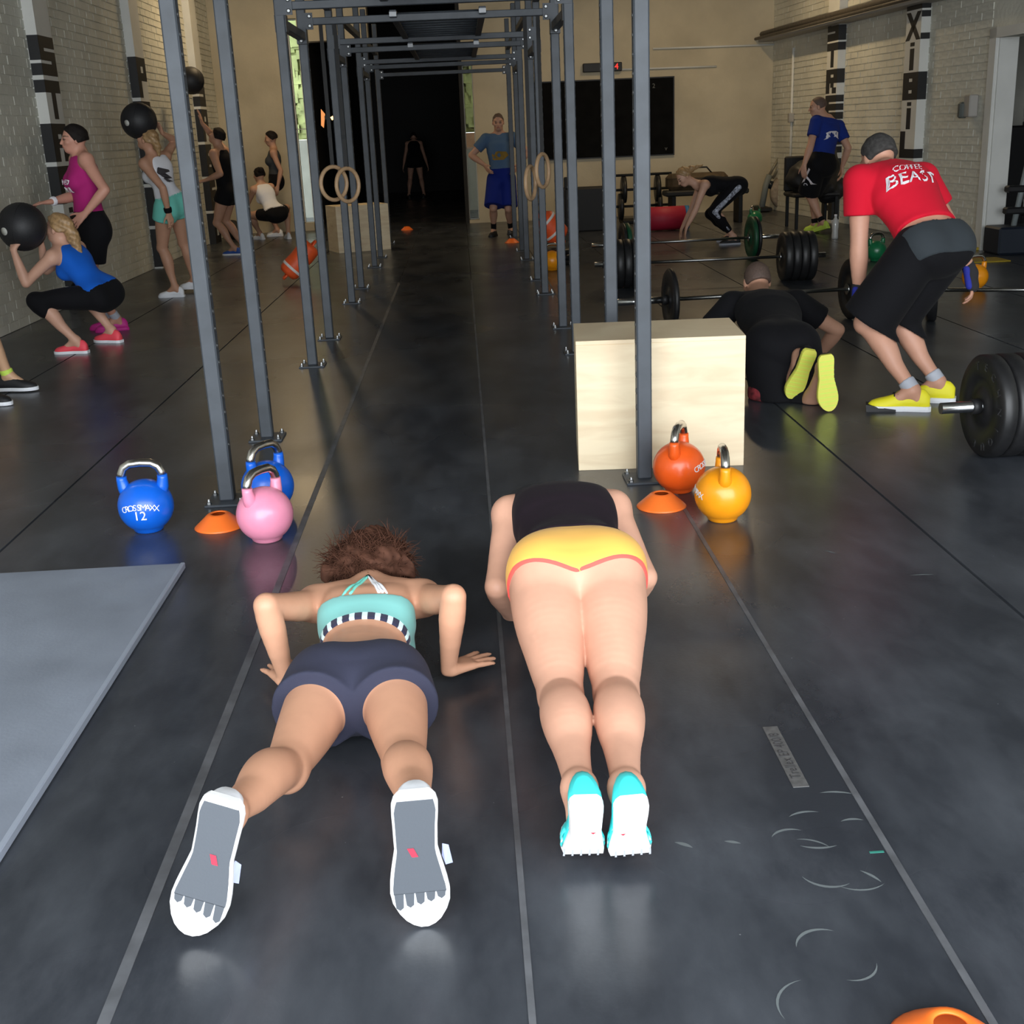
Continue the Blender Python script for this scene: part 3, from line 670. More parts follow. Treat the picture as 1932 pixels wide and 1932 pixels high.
# ---- pilasters with painted words
GL = dict(S=[(0, .70, 1, 1), (0, .62, .3, .70), (0, .38, 1, .62), (.7, .30, 1, .38), (0, 0, 1, .30)], T=[(0, .68, 1, 1), (.36, 0, .64, .68)],
    R=[(0, .78, 1, 1), (0, .66, .42, .78), (.68, .66, 1, .78), (0, .42, 1, .66), (0, 0, .34, .42), (.42, .24, .72, .42), (.58, 0, .95, .24)], P=[(0, .78, 1, 1), (0, .62, .42, .78), (.68, .62, 1, .78), (0, .42, 1, .62), (0, 0, .36, .42)],
    E=[(0, .72, 1, 1), (0, .64, .34, .72), (0, .37, 1, .64), (0, .29, .34, .37), (0, 0, 1, .29)], N=[(0, 0, .36, 1), (.64, 0, 1, 1), (.36, .4, .64, .75)], G=[(0, .74, 1, 1), (0, 0, .36, .74), (.36, 0, 1, .26), (.66, .26, 1, .5)], H=[(0, 0, .36, 1), (.64, 0, 1, 1), (.36, .38, .64, .62)],
    A=[(0, .72, 1, 1), (0, .6, .38, .72), (.62, .6, 1, .72), (0, .36, 1, .6), (0, 0, .36, .36), (.64, 0, 1, .36)], M=[(0, 0, .3, 1), (.7, 0, 1, 1), (.3, .45, .7, 1)], I=[(.36, 0, .64, .78), (.36, .86, .64, 1)], B=[(0, .78, 1, 1), (0, .66, .4, .78), (.62, .66, 1, .78), (0, .36, 1, .66), (0, .24, .4, .36), (.62, .24, 1, .36), (0, 0, 1, .24)],
    L=[(0, 0, .34, 1), (.34, 0, 1, .34)], F=[(0, .72, 1, 1), (0, 0, .34, .72), (.34, .38, .8, .6)], Y=[(0, .55, .36, 1), (.64, .55, 1, 1), (.2, .4, .8, .6), (.34, 0, .66, .42)], O=[(0, .74, 1, 1), (0, .26, .36, .74), (.64, .26, 1, .74), (0, 0, 1, .26)], W=[(0, 0, .3, 1), (.7, 0, 1, 1), (.3, 0, .7, .4)],
    X=[], D=[(0, 0, .36, 1), (.36, .74, 1, 1), (.36, 0, 1, .26), (.7, .26, 1, .74)])
def pilaster(n, word, ytop, pitch, lh, place, side, depth, width, top=CZ):
    """place(u, t, z): u across the front (as read), t out from the wall; side: which edge faces the entrance"""
    def pbox(mb, u0, u1, t0, t1, z0, z1):
        v = [place(u, t, z) for z in (z0, z1) for u, t in ((u0, t0), (u1, t0), (u1, t1), (u0, t1))]
        return mb.add(v, [(0, 3, 2, 1), (4, 5, 6, 7), (0, 1, 5, 4), (1, 2, 6, 5), (2, 3, 7, 6), (3, 0, 4, 7)])
    o = struct('trim_%d' % n, pbox(MB(), 0, width, -.02, depth, 0, top), WHITE)
    z = ytop
    for ch in word:
        z0 = z-lh; mb = MB()
        if ch == 'X':
            for s_ in (0, 1):
                a, b = (0, .28) if s_ == 0 else (.72, 1); c, d = (.72, 1) if s_ == 0 else (0, .28)
                v = [place(u*width, depth+.002, zz) for u, zz in ((a, z0), (b, z0), (d, z), (c, z))]+[place(u*width, depth-.004, zz) for u, zz in ((a, z0), (b, z0), (d, z), (c, z))]
                mb.add(v, [(0, 1, 2, 3), (4, 7, 6, 5), (0, 4, 5, 1), (2, 6, 7, 3)])
            for zz in (z0, z-lh*.22):
                if side: pbox(mb, width-.004, width+.002, .01, depth, zz, zz+lh*.22)
        for u0, v0, u1, v1 in GL[ch]:
            pbox(mb, u0*width, u1*width, depth-.004, depth+.002, z0+v0*lh, z0+v1*lh)
            if side == 0 and u0 == 0: pbox(mb, -.002, .004, .012, depth+.002, z0+v0*lh, z0+v1*lh)
            if side == 1 and u1 == 1: pbox(mb, width-.004, width+.002, .012, depth+.002, z0+v0*lh, z0+v1*lh)
        mb.build('letter', LETTER, o); z -= pitch
    return o
def lplace(yc, w): return lambda u, t, z: (LX+t, yc-w/2+u, z)
pilaster(1, 'STAMINA', 2.47, .385, .345, lplace(12.0, .42), 0, .11, .42)
pilaster(2, 'POWER', 2.48, .50, .46, lplace(15.45, .42), 0, .11, .42)
pilaster(3, 'SPEED', 2.45, .50, .46, lplace(18.9, .42), 0, .11, .42)
def rplace(yc, w): return lambda u, t, z: tuple(A(rwx(yc), yc, z)+RDIR*(w/2-u)+RN*t)
pa = on_right(1588, 60); pb = on_right(1742, 55)
zt1 = on_right(1582, 32)[2]; zb1 = on_right(1572, 228)[2]; pit1 = (zt1-zb1)/4
pilaster(4, 'STRENGTH', zt1, pit1, pit1*.93, rplace(pa[1], .42), 1, .12, .42)
xt, xb = on_right(1735, 24)[2], on_right(1722, 247)[2]; pit2 = (xt-xb)/4
pilaster(5, 'FLEXIBILITY', xt+pit2*3, pit2, pit2*.93, rplace(pb[1], .42), 1, .12, .42)
# ---- door lining, next room through the right doorway
mb = MB(); rbox(mb, dy1, dy1+.14, 0, DZ+.1, 0, .035); rbox(mb, dy0, dy1+.14, DZ, DZ+.1, 0, .035); rbox(mb, dy1-.02, dy1, .16, DZ, -.20, .0)
struct('door_1', mb, WHITE)
mb = MB(); rbox(mb, dy1-.16, dy1-.02, 0, .16, -.2, .01); struct('trim_6', mb, WHITE)
mb = MB(); mb.box((10.2, 8, 0), (10.3, 18, CZ)); mb.box((6.2, 8, 0), (10.3, 8.1, CZ)); mb.box((5.7, 17.2, 0), (10.2, 17.3, CZ)); struct('wall_annex', mb, PAINT)
ax_ = P(1916, 300, Y=16.0)[0]
pilaster(7, 'AGILITY', 2.35, .36, .33, lambda u, t, z: (7.9+u*.42, 17.2-t, z), 0, .1, .42)
# ---- pipes, ledge and electrics
MET = mat('old_pipe', (.10, .085, .07), .5, metal=.4, noise=.3, nscale=20); LEDGE = mat('ledge_paint', (.38, .36, .33), .6)
c0, c1 = on_right(1440, 50, -.22), on_right(1800, -52, -.22)
zl = on_right(1600, 40)[2]; zs = zl+.13
yA, yB = BY-.02, 9.0
o = MB().add([tuple(A(rwx(y)-t, y, z)) for y in (yA, yB) for t, z in ((0, zl-.03), (.26, zl-.03), (.26, zl+.03), (0, zl+.03))], [(0, 1, 2, 3), (7, 6, 5, 4), (0, 4, 5, 1), (1, 5, 6, 2), (2, 6, 7, 3), (3, 7, 4, 0)]).build('wall_ledge', LEDGE); tag(o, 'grey steel ledge running high along the right brick wall', 'ledge')
for k, (t, dz, r) in enumerate(((.20, .085, .045), (.10, .07, .035), (.31, .02, .022))):
    o = MB().tube([(rwx(yA)-t, yA, zl+dz), (rwx(yB)-t, yB, zl+dz)], r, 10).build('pipe', MET); tag(o, ('thick dark pipe lying on the wall ledge', 'thinner dark pipe behind the thick one on the ledge', 'slim pipe along the front of the ledge')[k], 'pipe')
cz_ = on_right(1497, 80); 
o = MB().tube([tuple(on_right(1497, 90, -.03)), tuple(A(*on_right(1497, 90, -.03)[:2], .3))], .02, 8).build('conduit', WHITE); tag(o, 'pale vertical conduit in the corner of the right wall', 'conduit')
q = on_right(1492, 222, -.05); o = MB().bbox(q-A(.04, .05, .07), q+A(.04, .05, .07), .01).build('switch_box', LEDGE); tag(o, 'small grey switch box on the corner conduit', 'switch box')
q = on_right(1832, 197, -.06); eb = thing('socket_box', 'grey electrical box with hanging plug beside the doorway', 'electrical box', (q[0], q[1], 0))
MB().bbox((-.05, -.08, q[2]-.13), (.05, .08, q[2]+.1), .012).build('box_body', LEDGE, eb); MB().bbox((-.09, .06, q[2]-.14), (-.0, .15, q[2]+.03), .02).build('plug', mat('grey_plastic', (.10, .11, .10), .5), eb)
for (a, b, n_) in (((1232, 92), (1462, 84), 'upper'), ((1150, 132), (1352, 125), 'lower')):
    o = MB().tube([P(*a, Y=BY-.02), P(*b, Y=BY-.02)], .016, 8).build('conduit', WHITE); tag(o, n_+' pale conduit running across the back wall above the blackboard', 'conduit')

# ---- blackboard and timer on the back wall
a, b = P(1004, 300, Y=BY-.03), P(1270, 146, Y=BY-.03)
bb = thing('blackboard', 'large black chalkboard hung on the back wall', 'blackboard', ((a[0]+b[0])/2, BY, 0)); w_ = (b[0]-a[0])/2
bz0, bz1 = P(1270, 290, Y=BY-.03)[2], b[2]
MB().bbox((-w_, -.035, bz0), (w_, -.004, bz1), .006).build('board', mat('chalkboard', (.006, .006, .006), .9, spec=.08, noise=.3, nscale=6), bb)
for lo, hi in (((-w_-.02, -.045, bz0-.02), (-w_, 0, bz1+.02)), ((w_, -.045, bz0-.02), (w_+.02, 0, bz1+.02)), ((-w_, -.045, bz1), (w_, 0, bz1+.02)), ((-w_, -.045, bz0-.02), (w_, 0, bz0))): MB().box(lo, hi).build('frame_rail', LETTER, bb)
text_obj('chalk_mark', '2', .1, mat('chalk', (.16, .16, .15), .9), frame((w_-.32, -.037, bz1-.12), (1, 0, 0), (0, 0, 1), (0, -1, 0)), bb)
text_obj('chalk_mark', 'v', .1, MATS['chalk'], frame((w_-.12, -.037, bz0+.09), (1, 0, 0), (0, 0, 1), (0, -1, 0)), bb)
a, b = P(1100, 137, Y=BY-.05), P(1173, 117, Y=BY-.05); tm = thing('wall_timer', 'black digital timer with red digit above the chalkboard', 'timer', ((a[0]+b[0])/2, BY, 0)); w_ = (b[0]-a[0])/2
MB().bbox((-w_, -.09, a[2]), (w_, -.002, b[2]), .01).build('casing', LETTER, tm)
led = mat('led_red', (.6, .02, .02), .5, emit=(1, .03, .02), estr=1.6)
text_obj('digits', '4', (b[2]-a[2])*.95, led, frame((w_-.09, -.0915, (a[2]+b[2])/2), (1, 0, 0), (0, 0, 1), (0, -1, 0)), tm)

# ---- lamps
lampw = mat('lamp_glow', (.9, .8, .6), .5, emit=(1, .72, .38), estr=6)
def ceiling_lamp(x, y, e, lab, size=1.2):
    o = thing('ceiling_lamp_offscreen', lab, 'ceiling lamp', (x, y, CZ)); MB().bbox((-.12, -size/2, -.1), (.12, size/2, 0), .02).build('housing', LEDGE, o); MB().bbox((-.09, -size/2+.05, -.125), (.09, size/2-.05, -.1), .01).build('diffuser_offscreen', lampw, o)
    l = bpy.data.lights.new('tube_light_offscreen', 'AREA'); l.shape = 'RECTANGLE'; l.size = .2; l.size_y = size; l.energy = e; l.color = (1, .74, .42); lo = bpy.data.objects.new('tube_light_offscreen', l); COL.objects.link(lo); lo.parent = o; lo.location = (0, 0, -.14)
for x, y, e, lb in ((-2.6, 17.6, 45, 'warm strip lamp on the ceiling over the wall-ball aisle'), (3.6, 17.2, 50, 'warm strip lamp on the ceiling before the chalkboard')): ceiling_lamp(x, y, e, lb)
q = P(618, 222, Y=21.2); hl_ = thing('wall_lamp', 'small glowing orange lamp inside the dark hall', 'lamp', (q[0], 21.2, 0))
MB().cbox((-.02, .05, q[2]), (.05, .2, .06)).build('bracket', LETTER, hl_); MB().add([(x, y, q[2]+z) for x, y, z in ((-.12, 0, -.12), (-.08, 0, -.16), (-.04, 0, .06), (-.1, 0, .14), (-.12, .05, -.12), (-.08, .05, -.16), (-.04, .05, .06), (-.1, .05, .14))], [(0, 1, 2, 3), (7, 6, 5, 4), (0, 4, 5, 1), (1, 5, 6, 2), (2, 6, 7, 3), (3, 7, 4, 0)]).build('reflector', mat('lamp_orange', (.5, .2, .06), .4, emit=(1, .36, .10), estr=.8), hl_)
MB().tube([(.06, 0, q[2]-.02), (.22, 0, q[2]+.06)], .028, 8).build('bulb', mat('bulb', (1, .8, .5), .4, emit=(1, .6, .25), estr=3), hl_)
# ---------------------------------------------------------------- pull-up rig
STEEL = mat('rig_steel', (.055, .064, .076), .5, spec=.45, noise=.18, nscale=9); STEELD = mat('rig_steel_dark', (.012, .013, .014), .6, spec=.25)
BOLT = mat('bolt_zinc', (.30, .31, .31), .4, metal=1); HOLE = mat('hole_rim', (.16, .165, .17), .4, metal=.8)
RXL, RXR, ZB = -1.07, .72, 2.25; YS = [4.9, 6.0, 8.0, 9.1, 11.1, 12.2, 14.2, 15.3, 17.3]
rig = {}
hm = MB(); hm.lathe([(.012, 0), (.012, .002), (.008, .003), (.008, .001)], 10)
def upright(x, y, k, first=None):
    side = 1 if x < 0 else -1
    nm = ('front', 'second', 'third', 'fourth', 'fifth', 'sixth', 'seventh', 'eighth', 'ninth')[k]
    lab = '%s steel upright counted from the entrance in the rig row by the %s' % (nm, 'wall-ball aisle' if x < 0 else 'barbells')
    o = thing('rig_upright', lab, 'rig post', (x, y, 0), 0, 'uprights of the pull-up rig')
    w = .031; MB().bbox((-w, -w, .01), (w, w, 2.9), .006).build('post', STEEL, o)
    bp = MB().bbox((-.085, -.085, 0), (.085, .085, .01), .002).build('base_plate', STEEL, o)
    for sx in (-1, 1):
        for sy in (-1, 1): MB().lathe([(.011, .01), (.011, .019), (.007, .021), (.005, .032)], 6, Matrix.Translation((sx*.066, sy*.066, 0)), False).build('bolt', BOLT, bp)
    mb = MB(); z = .25
    while z < 2.7:
        for s_ in (1, -1): mb.lathe([(.0135, 0), (.0135, .0022), (.0085, .0022), (.0085, .0002), (0, .0002)], 10, Matrix.Translation((s_*w, 0, z)) @ Matrix.Rotation(s_*math.pi/2, 4, 'Y'))
        z += .07
    h = mb.build('hole_row', HOLE, o); h['kind'] = 'stuff'
    return o
for k, y in enumerate(YS):
    for x in (RXL, RXR): upright(x, y, k)
def rbeam(name, a, b, w, lab, m=STEEL, group=None, brack=True):
    o = thing(name, lab, 'rig beam', (min(a[0], b[0]), a[1], 0), 0, group); org = np.array([min(a[0], b[0]), a[1], 0]); a, b = np.array(a)-org, np.array(b)-org
    if abs(b[0]-a[0]) > .1: MB().bbox((a[0], -w, a[2]-w), (b[0], w, a[2]+w), .004).build('beam', m, o)
    else: MB().bbox((-w, a[1], a[2]-w), (w, b[1], a[2]+w), .004).build('beam', m, o)
    if brack:
        for e, s_ in ((a, 1), (b, -1)):
            d = nrm(b-a)*s_
            pl_ = MB().cbox(e+d*.002+A(0, -.034 if abs(d[0]) > .5 else 0, 0), (.10, .006, .11) if abs(d[0]) > .5 else (.07, .1, .1)).build('bracket', m, o)
            for zz in (-.032, .032): MB().lathe([(.014, 0), (.014, .010), (.009, .013)], 6, Matrix.Translation(tuple(e+d*.03+A(0, -.037 if abs(d[0]) > .5 else -.05, zz))) @ Matrix.Rotation(math.pi/2, 4, 'X'), False).build('bolt', BOLT, pl_)
    return o
ordn = ('front', 'second', 'third', 'fourth', 'fifth', 'sixth', 'seventh', 'eighth', 'ninth')
for k, y in enumerate(YS): rbeam('rig_crossbeam', (RXL+.031, y, ZB), (RXR-.031, y, ZB), .024, 'dark crossbeam joining the %s pair of rig uprights from the entrance' % ordn[k], group='crossbeams of the rig')
for k in range(0, len(YS)-1):
    for x in (RXL, RXR):
        ga = YS[k+1]-YS[k] < 1.5
        rbeam('rig_side_beam', (x, YS[k]+.031, ZB-.1 if ga else ZB+.28), (x, YS[k+1]-.031, ZB-.1 if ga else ZB+.28), .028, 'side beam of the rig between %s and %s upright by the %s' % (ordn[k], ordn[k+1], 'wall-ball aisle' if x < 0 else 'barbells'), group='side beams of the rig', brack=ga)
for j, (y0, y1, lb) in enumerate(((6.05, 7.95, 'nearer the entrance'), (9.15, 11.05, 'in the middle of the rig'), (12.3, 14.1, 'towards the dark hall'))):
    o = thing('monkey_bar_ladder', 'black horizontal monkey bar ladder '+lb, 'monkey bars', (-.12, y0, 0))
    for x in (-.30, .33): MB().bbox((x-.025, -.12, ZB+.0), (x+.025, y1-y0+.12, ZB+.05), .004).build('rail', STEEL, o)
    n_ = int((y1-y0)/.2)
    for i in range(n_+1): MB().tube([(-.30, i*(y1-y0)/n_, ZB+.025), (.33, i*(y1-y0)/n_, ZB+.025)], .016, 8).build('rung', STEEL, o)
    for x in (-.30, .33): MB().cbox((x, -.125, ZB+.02), (.05, .012, .03)).build('end_cap', HOLE, o)
WOODR = mat('ring_wood', (.42, .27, .15), .5, noise=.1, nscale=30); STRAP = mat('ring_strap', (.02, .02, .02), .8)
def ring(px, py, y, lab, rot):
    c = P(px, py, Y=y); o = thing('gymnastic_ring', lab, 'gym ring', (c[0], y, 0), 0, 'wooden rings hanging in the rig')
    R_ = .118; pts = [(R_*math.cos(a)*math.cos(rot), R_*math.cos(a)*math.sin(rot), c[2]+R_*math.sin(a)) for a in np.linspace(0, 2*math.pi, 28, endpoint=False)]
    MB().tube(pts, .015, 10, closed=True).build('ring', WOODR, o)
    MB().box((-.014, -.002, c[2]+R_-.01), (.014, .002, ZB)).build('strap', STRAP, o); MB().cbox((0, -.004, c[2]+R_+.22), (.03, .01, .03)).build('buckle', STEELD, o)
ring(630, 346, 9.1, 'wooden gymnastic ring hanging by the fourth upright of the wall-ball side', .75); ring(656, 349, 9.1, 'wooden gymnastic ring hanging further into the rig on the wall-ball side', .9)
ring(1024, 322, 9.1, 'wooden gymnastic ring hanging by the barbell side uprights', 1.1); ring(1001, 345, 9.1, 'lower wooden gymnastic ring on the barbell side of the rig', 1.2)

# ---------------------------------------------------------------- equipment
PLY = mat('birch_ply', (.74, .60, .40), .5, noise=.0); nt = PLY.node_tree; b_ = nt.nodes['Principled BSDF']
tc = nt.nodes.new('ShaderNodeTexCoord'); mp = nt.nodes.new('ShaderNodeMapping'); mp.inputs['Scale'].default_value = (1.2, 1.2, 7); nt.links.new(tc.outputs['Object'], mp.inputs[0])
n1 = nt.nodes.new('ShaderNodeTexNoise'); n1.inputs['Scale'].default_value = 2.2; n1.inputs['Detail'].default_value = 8; n1.inputs['Distortion'].default_value = .8; nt.links.new(mp.outputs[0], n1.inputs['Vector'])
rp = nt.nodes.new('ShaderNodeValToRGB'); e = rp.color_ramp.elements; e[0].position = .32; e[0].color = (.70, .55, .36, 1); e[1].position = .6; e[1].color = (.80, .67, .46, 1); nt.links.new(n1.outputs['Fac'], rp.inputs[0])
vo = nt.nodes.new('ShaderNodeTexVoronoi'); vo.inputs['Scale'].default_value = 3.4; mp2 = nt.nodes.new('ShaderNodeMapping'); mp2.inputs['Scale'].default_value = (1, 1, 2.4); nt.links.new(tc.outputs['Object'], mp2.inputs[0]); nt.links.new(mp2.outputs[0], vo.inputs['Vector'])
lt = nt.nodes.new('ShaderNodeMath'); lt.operation = 'LESS_THAN'; lt.inputs[1].default_value = .055; nt.links.new(vo.outputs['Distance'], lt.inputs[0])
mx = nt.nodes.new('ShaderNodeMix'); mx.data_type = 'RGBA'; nt.links.new(lt.outputs[0], mx.inputs[0]); nt.links.new(rp.outputs[0], mx.inputs[6]); mx.inputs[7].default_value = (.22, .12, .06, 1); nt.links.new(mx.outputs[2], b_.inputs['Base Color'])
PLYE = mat('ply_edge', (.42, .30, .18), .6, noise=.2, nscale=60)
def plyo_box(loc, rz, w, d, h, lab):
    o = thing('plyo_box', lab, 'plyo box', loc, rz); t = .018
    for nm, lo, hi in (('front_panel', (-w/2, 0, 0), (w/2, t, h-t)), ('back_panel', (-w/2, d-t, 0), (w/2, d, h-t)), ('side_panel', (-w/2, t, 0), (-w/2+t, d-t, h-t)), ('side_panel', (w/2-t, t, 0), (w/2, d-t, h-t)), ('top_panel', (-w/2, 0, h-t), (w/2, d, h))): MB().bbox(lo, hi, .0015).build(nm, PLY, o)
    return o
a, b = P(1092, 888, Z=0), P(1403, 878, Z=0); rz = math.atan2(b[1]-a[1], b[0]-a[0])
plyo_box(((a+b)/2)[:3], rz, np.linalg.norm(b-a), .50, .58, 'large birch plywood jump box behind the orange kettlebell')
a, b = P(640, 478, Z=0), P(738, 470, Z=0); plyo_box(((a+b)/2)[:3], math.atan2(b[1]-a[1], b[0]-a[0]), np.linalg.norm(b-a), .5, .60, 'plywood jump box far inside, standing behind the rig uprights')

def kettlebell(name, lab, loc, rz, color, text=None, num=None, roll=None, pitch=0, s=1.0, brand='CROSSMAXX', emb=None):
    m = mat('kb_'+name, color, .32, coat=.15, noise=.04, nscale=20); chrome = MATS.get('kb_chrome') or mat('kb_chrome', (.62, .60, .57), .22, metal=1, noise=.1, nscale=30)
    o = thing('kettlebell', lab, 'kettlebell', loc, rz, 'competition kettlebells'); o.rotation_euler = (pitch, roll or 0, rz)
    R_ = .108*s; cz = .104*s; prof = []
    for k in range(27):
        a = -math.pi/2+math.pi*k/26; z = cz+R_*math.sin(a)*.985; r = R_*math.cos(a)
        if z < .004: r = min(r, .075*s); z = 0 if k == 0 else .003
        prof.append((max(r, 0), max(z, 0)))
    prof = [(0, 0), (.050*s, 0), (.057*s, .006*s)]+[p for p in prof if p[1] > .016*s]
    body = MB().lathe(prof, 32); hx = .080*s
    for sg in (-1, 1): body.tube([(sg*.062*s, 0, .150*s), (sg*.076*s, 0, .185*s), (sg*hx, 0, .215*s), (sg*(hx-.001), 0, .228*s)], [.03*s, .024*s, .0205*s, .020*s], 14)
    bd = body.build('body', m, o)
    pts = [(-hx, 0, .222*s), (-hx+.002*s, 0, .238*s), (-.066*s, 0, .262*s), (-.042*s, 0, .276*s), (0, 0, .279*s), (.042*s, 0, .276*s), (.066*s, 0, .262*s), (hx-.002*s, 0, .238*s), (hx, 0, .222*s)]
    MB().tube(pts, .0168*s, 14).build('handle', chrome, o)
    if text:
        wm = mat('kb_white', (.8, .8, .8), .6)
        for ch, a in zip(text, np.linspace(-.62, .62, len(text))):
            el = .20-.55*a*a*.5; d = A(math.sin(a)*math.cos(el), -math.cos(a)*math.cos(el), math.sin(el)); c = A(0, 0, cz)+d*(R_+.0008); x = nrm(A(math.cos(a), math.sin(a), -.55*a*.5*1.2)); x = perp(x, d); y = np.cross(d, x)
            text_obj('lettering', ch, .034*s, wm, frame(c, x, y, d), bd, .0006)
        if num:
            el = -.12; d = A(0, -math.cos(el), math.sin(el)); text_obj('lettering', num, .052*s, wm, frame(A(0, 0, cz)+d*(R_-.001), (1, 0, 0), np.cross(d, A(1, 0, 0)), d), bd, .0025)
    return o
kettlebell('blue', 'bright blue kettlebell marked 12 standing alone', P(282, 1000, Z=0), .02, (.004, .12, .66), 'CROSSMAXX', '12')
kettlebell('pink', 'pink kettlebell beside the orange disc cone', P(505, 1018, Z=0), 1.0, (.90, .31, .46))
kettlebell('blue', 'blue kettlebell half hidden behind the pink one', P(510, 962, Z=0), .95, (.004, .12, .66))
kettlebell('orange', 'dark orange kettlebell against the plywood jump box', P(1281, 926, Z=0), 1.15, (.85, .11, .012), 'CROSSMAXX')
kettlebell('amber', 'amber yellow kettlebell in front of the orange one', P(1363, 980, Z=0), -1.68, (.95, .34, .008), 'CROSSMAXX')
kettlebell('amber', 'amber kettlebell far inside, on the floor behind the barbell side uprights', P(1042, 510, Z=0), .3, (.95, .34, .008))
kettlebell('green', 'green kettlebell on the floor behind the man in red', P(1652, 492, Z=0), .3, (.01, .16, .06))
kettlebell('amber', 'amber kettlebell beyond the right hand of the man in red', P(1838, 545, Z=0), .2, (.95, .34, .008))
kettlebell('green', 'green kettlebell beside the bending blonde woman', P(1424, 425, Z=0), .5, (.01, .16, .06))
CONE = mat('cone_orange', (1.0, .19, .025), .42)
def disc_cone(px, py, lab, s=1.0, rz=0):
    o = thing('disc_cone', lab, 'training cone', P(px, py, Z=0), rz, 'orange disc cones')
    prof = [(.098*s, .0), (.100*s, .002), (.094*s, .008*s), (.045*s, .052*s), (.036*s, .056*s), (.028*s, .055*s), (.027*s, .052*s), (.034*s, .052*s), (.042*s, .048*s), (.090*s, .004*s), (.096*s, .0005)]
    MB().lathe(prof, 28).build('cone', CONE, o); return o
disc_cone(415, 993, 'orange disc cone between the blue and pink kettlebells'); disc_cone(1248, 955, 'orange disc cone before the dark orange kettlebell'); disc_cone(1790, 1985, 'orange disc cone alone on the black floor near the entrance', 1.0)
disc_cone(768, 434, 'small orange disc cone before the dark hall'); disc_cone(966, 458, 'orange disc cone at the feet of the coach')
# grey mat
mt = thing('landing_mat', 'large flat grey mat lying at the side of the floor', 'mat', (-1.075, 2.2, 0)); GREYM = mat('mat_grey', (.23, .26, .315), .62, noise=.22, nscale=2.2, bump=.06, bscale=90); GREYE = mat('mat_edge', (.29, .325, .39), .55)
MB().bbox((-2.0, -1.6, 0), (0, 1.87, .024), .004).build('mat_top', GREYM, mt); MB().bbox((-.012, -1.6, .002), (.004, 1.874, .0255), .003).build('edge_strip', GREYE, mt)

# ---- barbells
PLATE = mat('bumper_rubber', (.012, .012, .013), .45, noise=.2, nscale=30); CHROME = mat('bar_chrome', (.72, .74, .76), .2, metal=1); BARS = mat('bar_steel', (.32, .32, .31), .32, metal=1); PLW = mat('plate_print', (.55, .55, .5), .6); PLR = mat('plate_relief', (.03, .03, .032), .35)
def bumper(parent, x, th, col=PLATE, R_=.225, face=1, txt=None, name='plate'):
    o = MB().lathe([(.026, -th/2), (.07, -th/2), (.075, -th/2+.006), (.125, -th/2+.006), (.13, -th/2), (R_-.012, -th/2), (R_, -th/2+.01), (R_, th/2-.01), (R_-.012, th/2), (.13, th/2), (.125, th/2-.006), (.075, th/2-.006), (.07, th/2), (.026, th/2), (.026, -th/2)], 40, Matrix.Translation((x, 0, .225)) @ Matrix.Rotation(math.pi/2, 4, 'Y')).build(name, col, parent)
    if txt:
        for k, ch in enumerate(txt):
            a = math.radians(72+k*26); rr = .175; d = A(0, math.cos(a), math.sin(a)); c = A(x-th/2-.0008, 0, .225)+d*rr; tx = A(0, math.sin(a), -math.cos(a)); 
            text_obj('lettering', ch, .05, PLR, frame(c, -tx*-1 if False else tx*-1, d, nrm(np.cross(tx*-1, d))), o, .0015)
    return o
def barbell(lab, c, rz, plates, loaded=True, ends=(True, True), txt=None, coll=True, half=None):
    """c: floor point under the bar's middle; plates: list of thickness from the inside out"""
    o = thing('barbell', lab, 'barbell', c, rz, 'loaded barbells'); h = .225; lo, hi = half or (-1.1, 1.1)
    MB().tube([(max(lo, -.66), 0, h), (min(hi, .66), 0, h)], .0145, 12).build('bar', BARS, o)
    for sg in (-1, 1):
        if not ends[0 if sg < 0 else 1]: continue
        MB().tube([(sg*.655, 0, h), (sg*.665, 0, h)], .04, 16).build('collar', CHROME, o)
        MB().tube([(sg*.66, 0, h), (sg*1.085, 0, h)], .025, 16).build('sleeve', CHROME, o); x = .668
        for i, (t, m_) in enumerate(plates): bumper(o, sg*(x+t/2), t-.003, m_, txt=txt if (sg < 0 and i == len(plates)-1) else None); x += t
        if coll: MB().tube([(sg*(x+.005), 0, h), (sg*(x+.04), 0, h)], .035, 14).build('clamp', LETTER, o)
    return o
K = (.075, PLATE); k5 = (.04, PLATE); GR = (.05, mat('bumper_green', (.008, .07, .03), .5))
# nearest: only its sleeve end and plates show
pc = A(2.30, 5.0, 0); barbell('barbell with thick black bumper plates beside the yellow-shod man in red', pc+A(.82, .02, 0), .03, [(.09, PLATE), (.08, PLATE), (.07, PLATE)], txt='TECHNIQUE')
barbell('thin-plated barbell behind the plywood box, bar just above the lying man', (P(1265, 565, Z=.225)+P(1605, 545, Z=.225))/2*A(1, 1, 0), math.atan2(*(P(1605, 545, Z=.225)-P(1265, 565, Z=.225))[[1, 0]]), [k5], txt=None)
barbell('barbell loaded with a row of bumper plates, standing behind the lying man', (P(1205, 490, Z=.225)+P(1480, 490, Z=.225))/2*A(1, 1, 0), -.03, [K, K, K, K], coll=True)
barbell('barbell with a green bumper plate in front of the bending blonde woman', (P(1185, 458, Z=.225)+P(1418, 450, Z=.225))/2*A(1, 1, 0), .05, [GR, k5])
barbell('barbell seen right of the man in red, running out behind him', P(1932, 548, Z=.225)*A(1, 1, 0)+A(.1, 0, 0), -.35, [K])
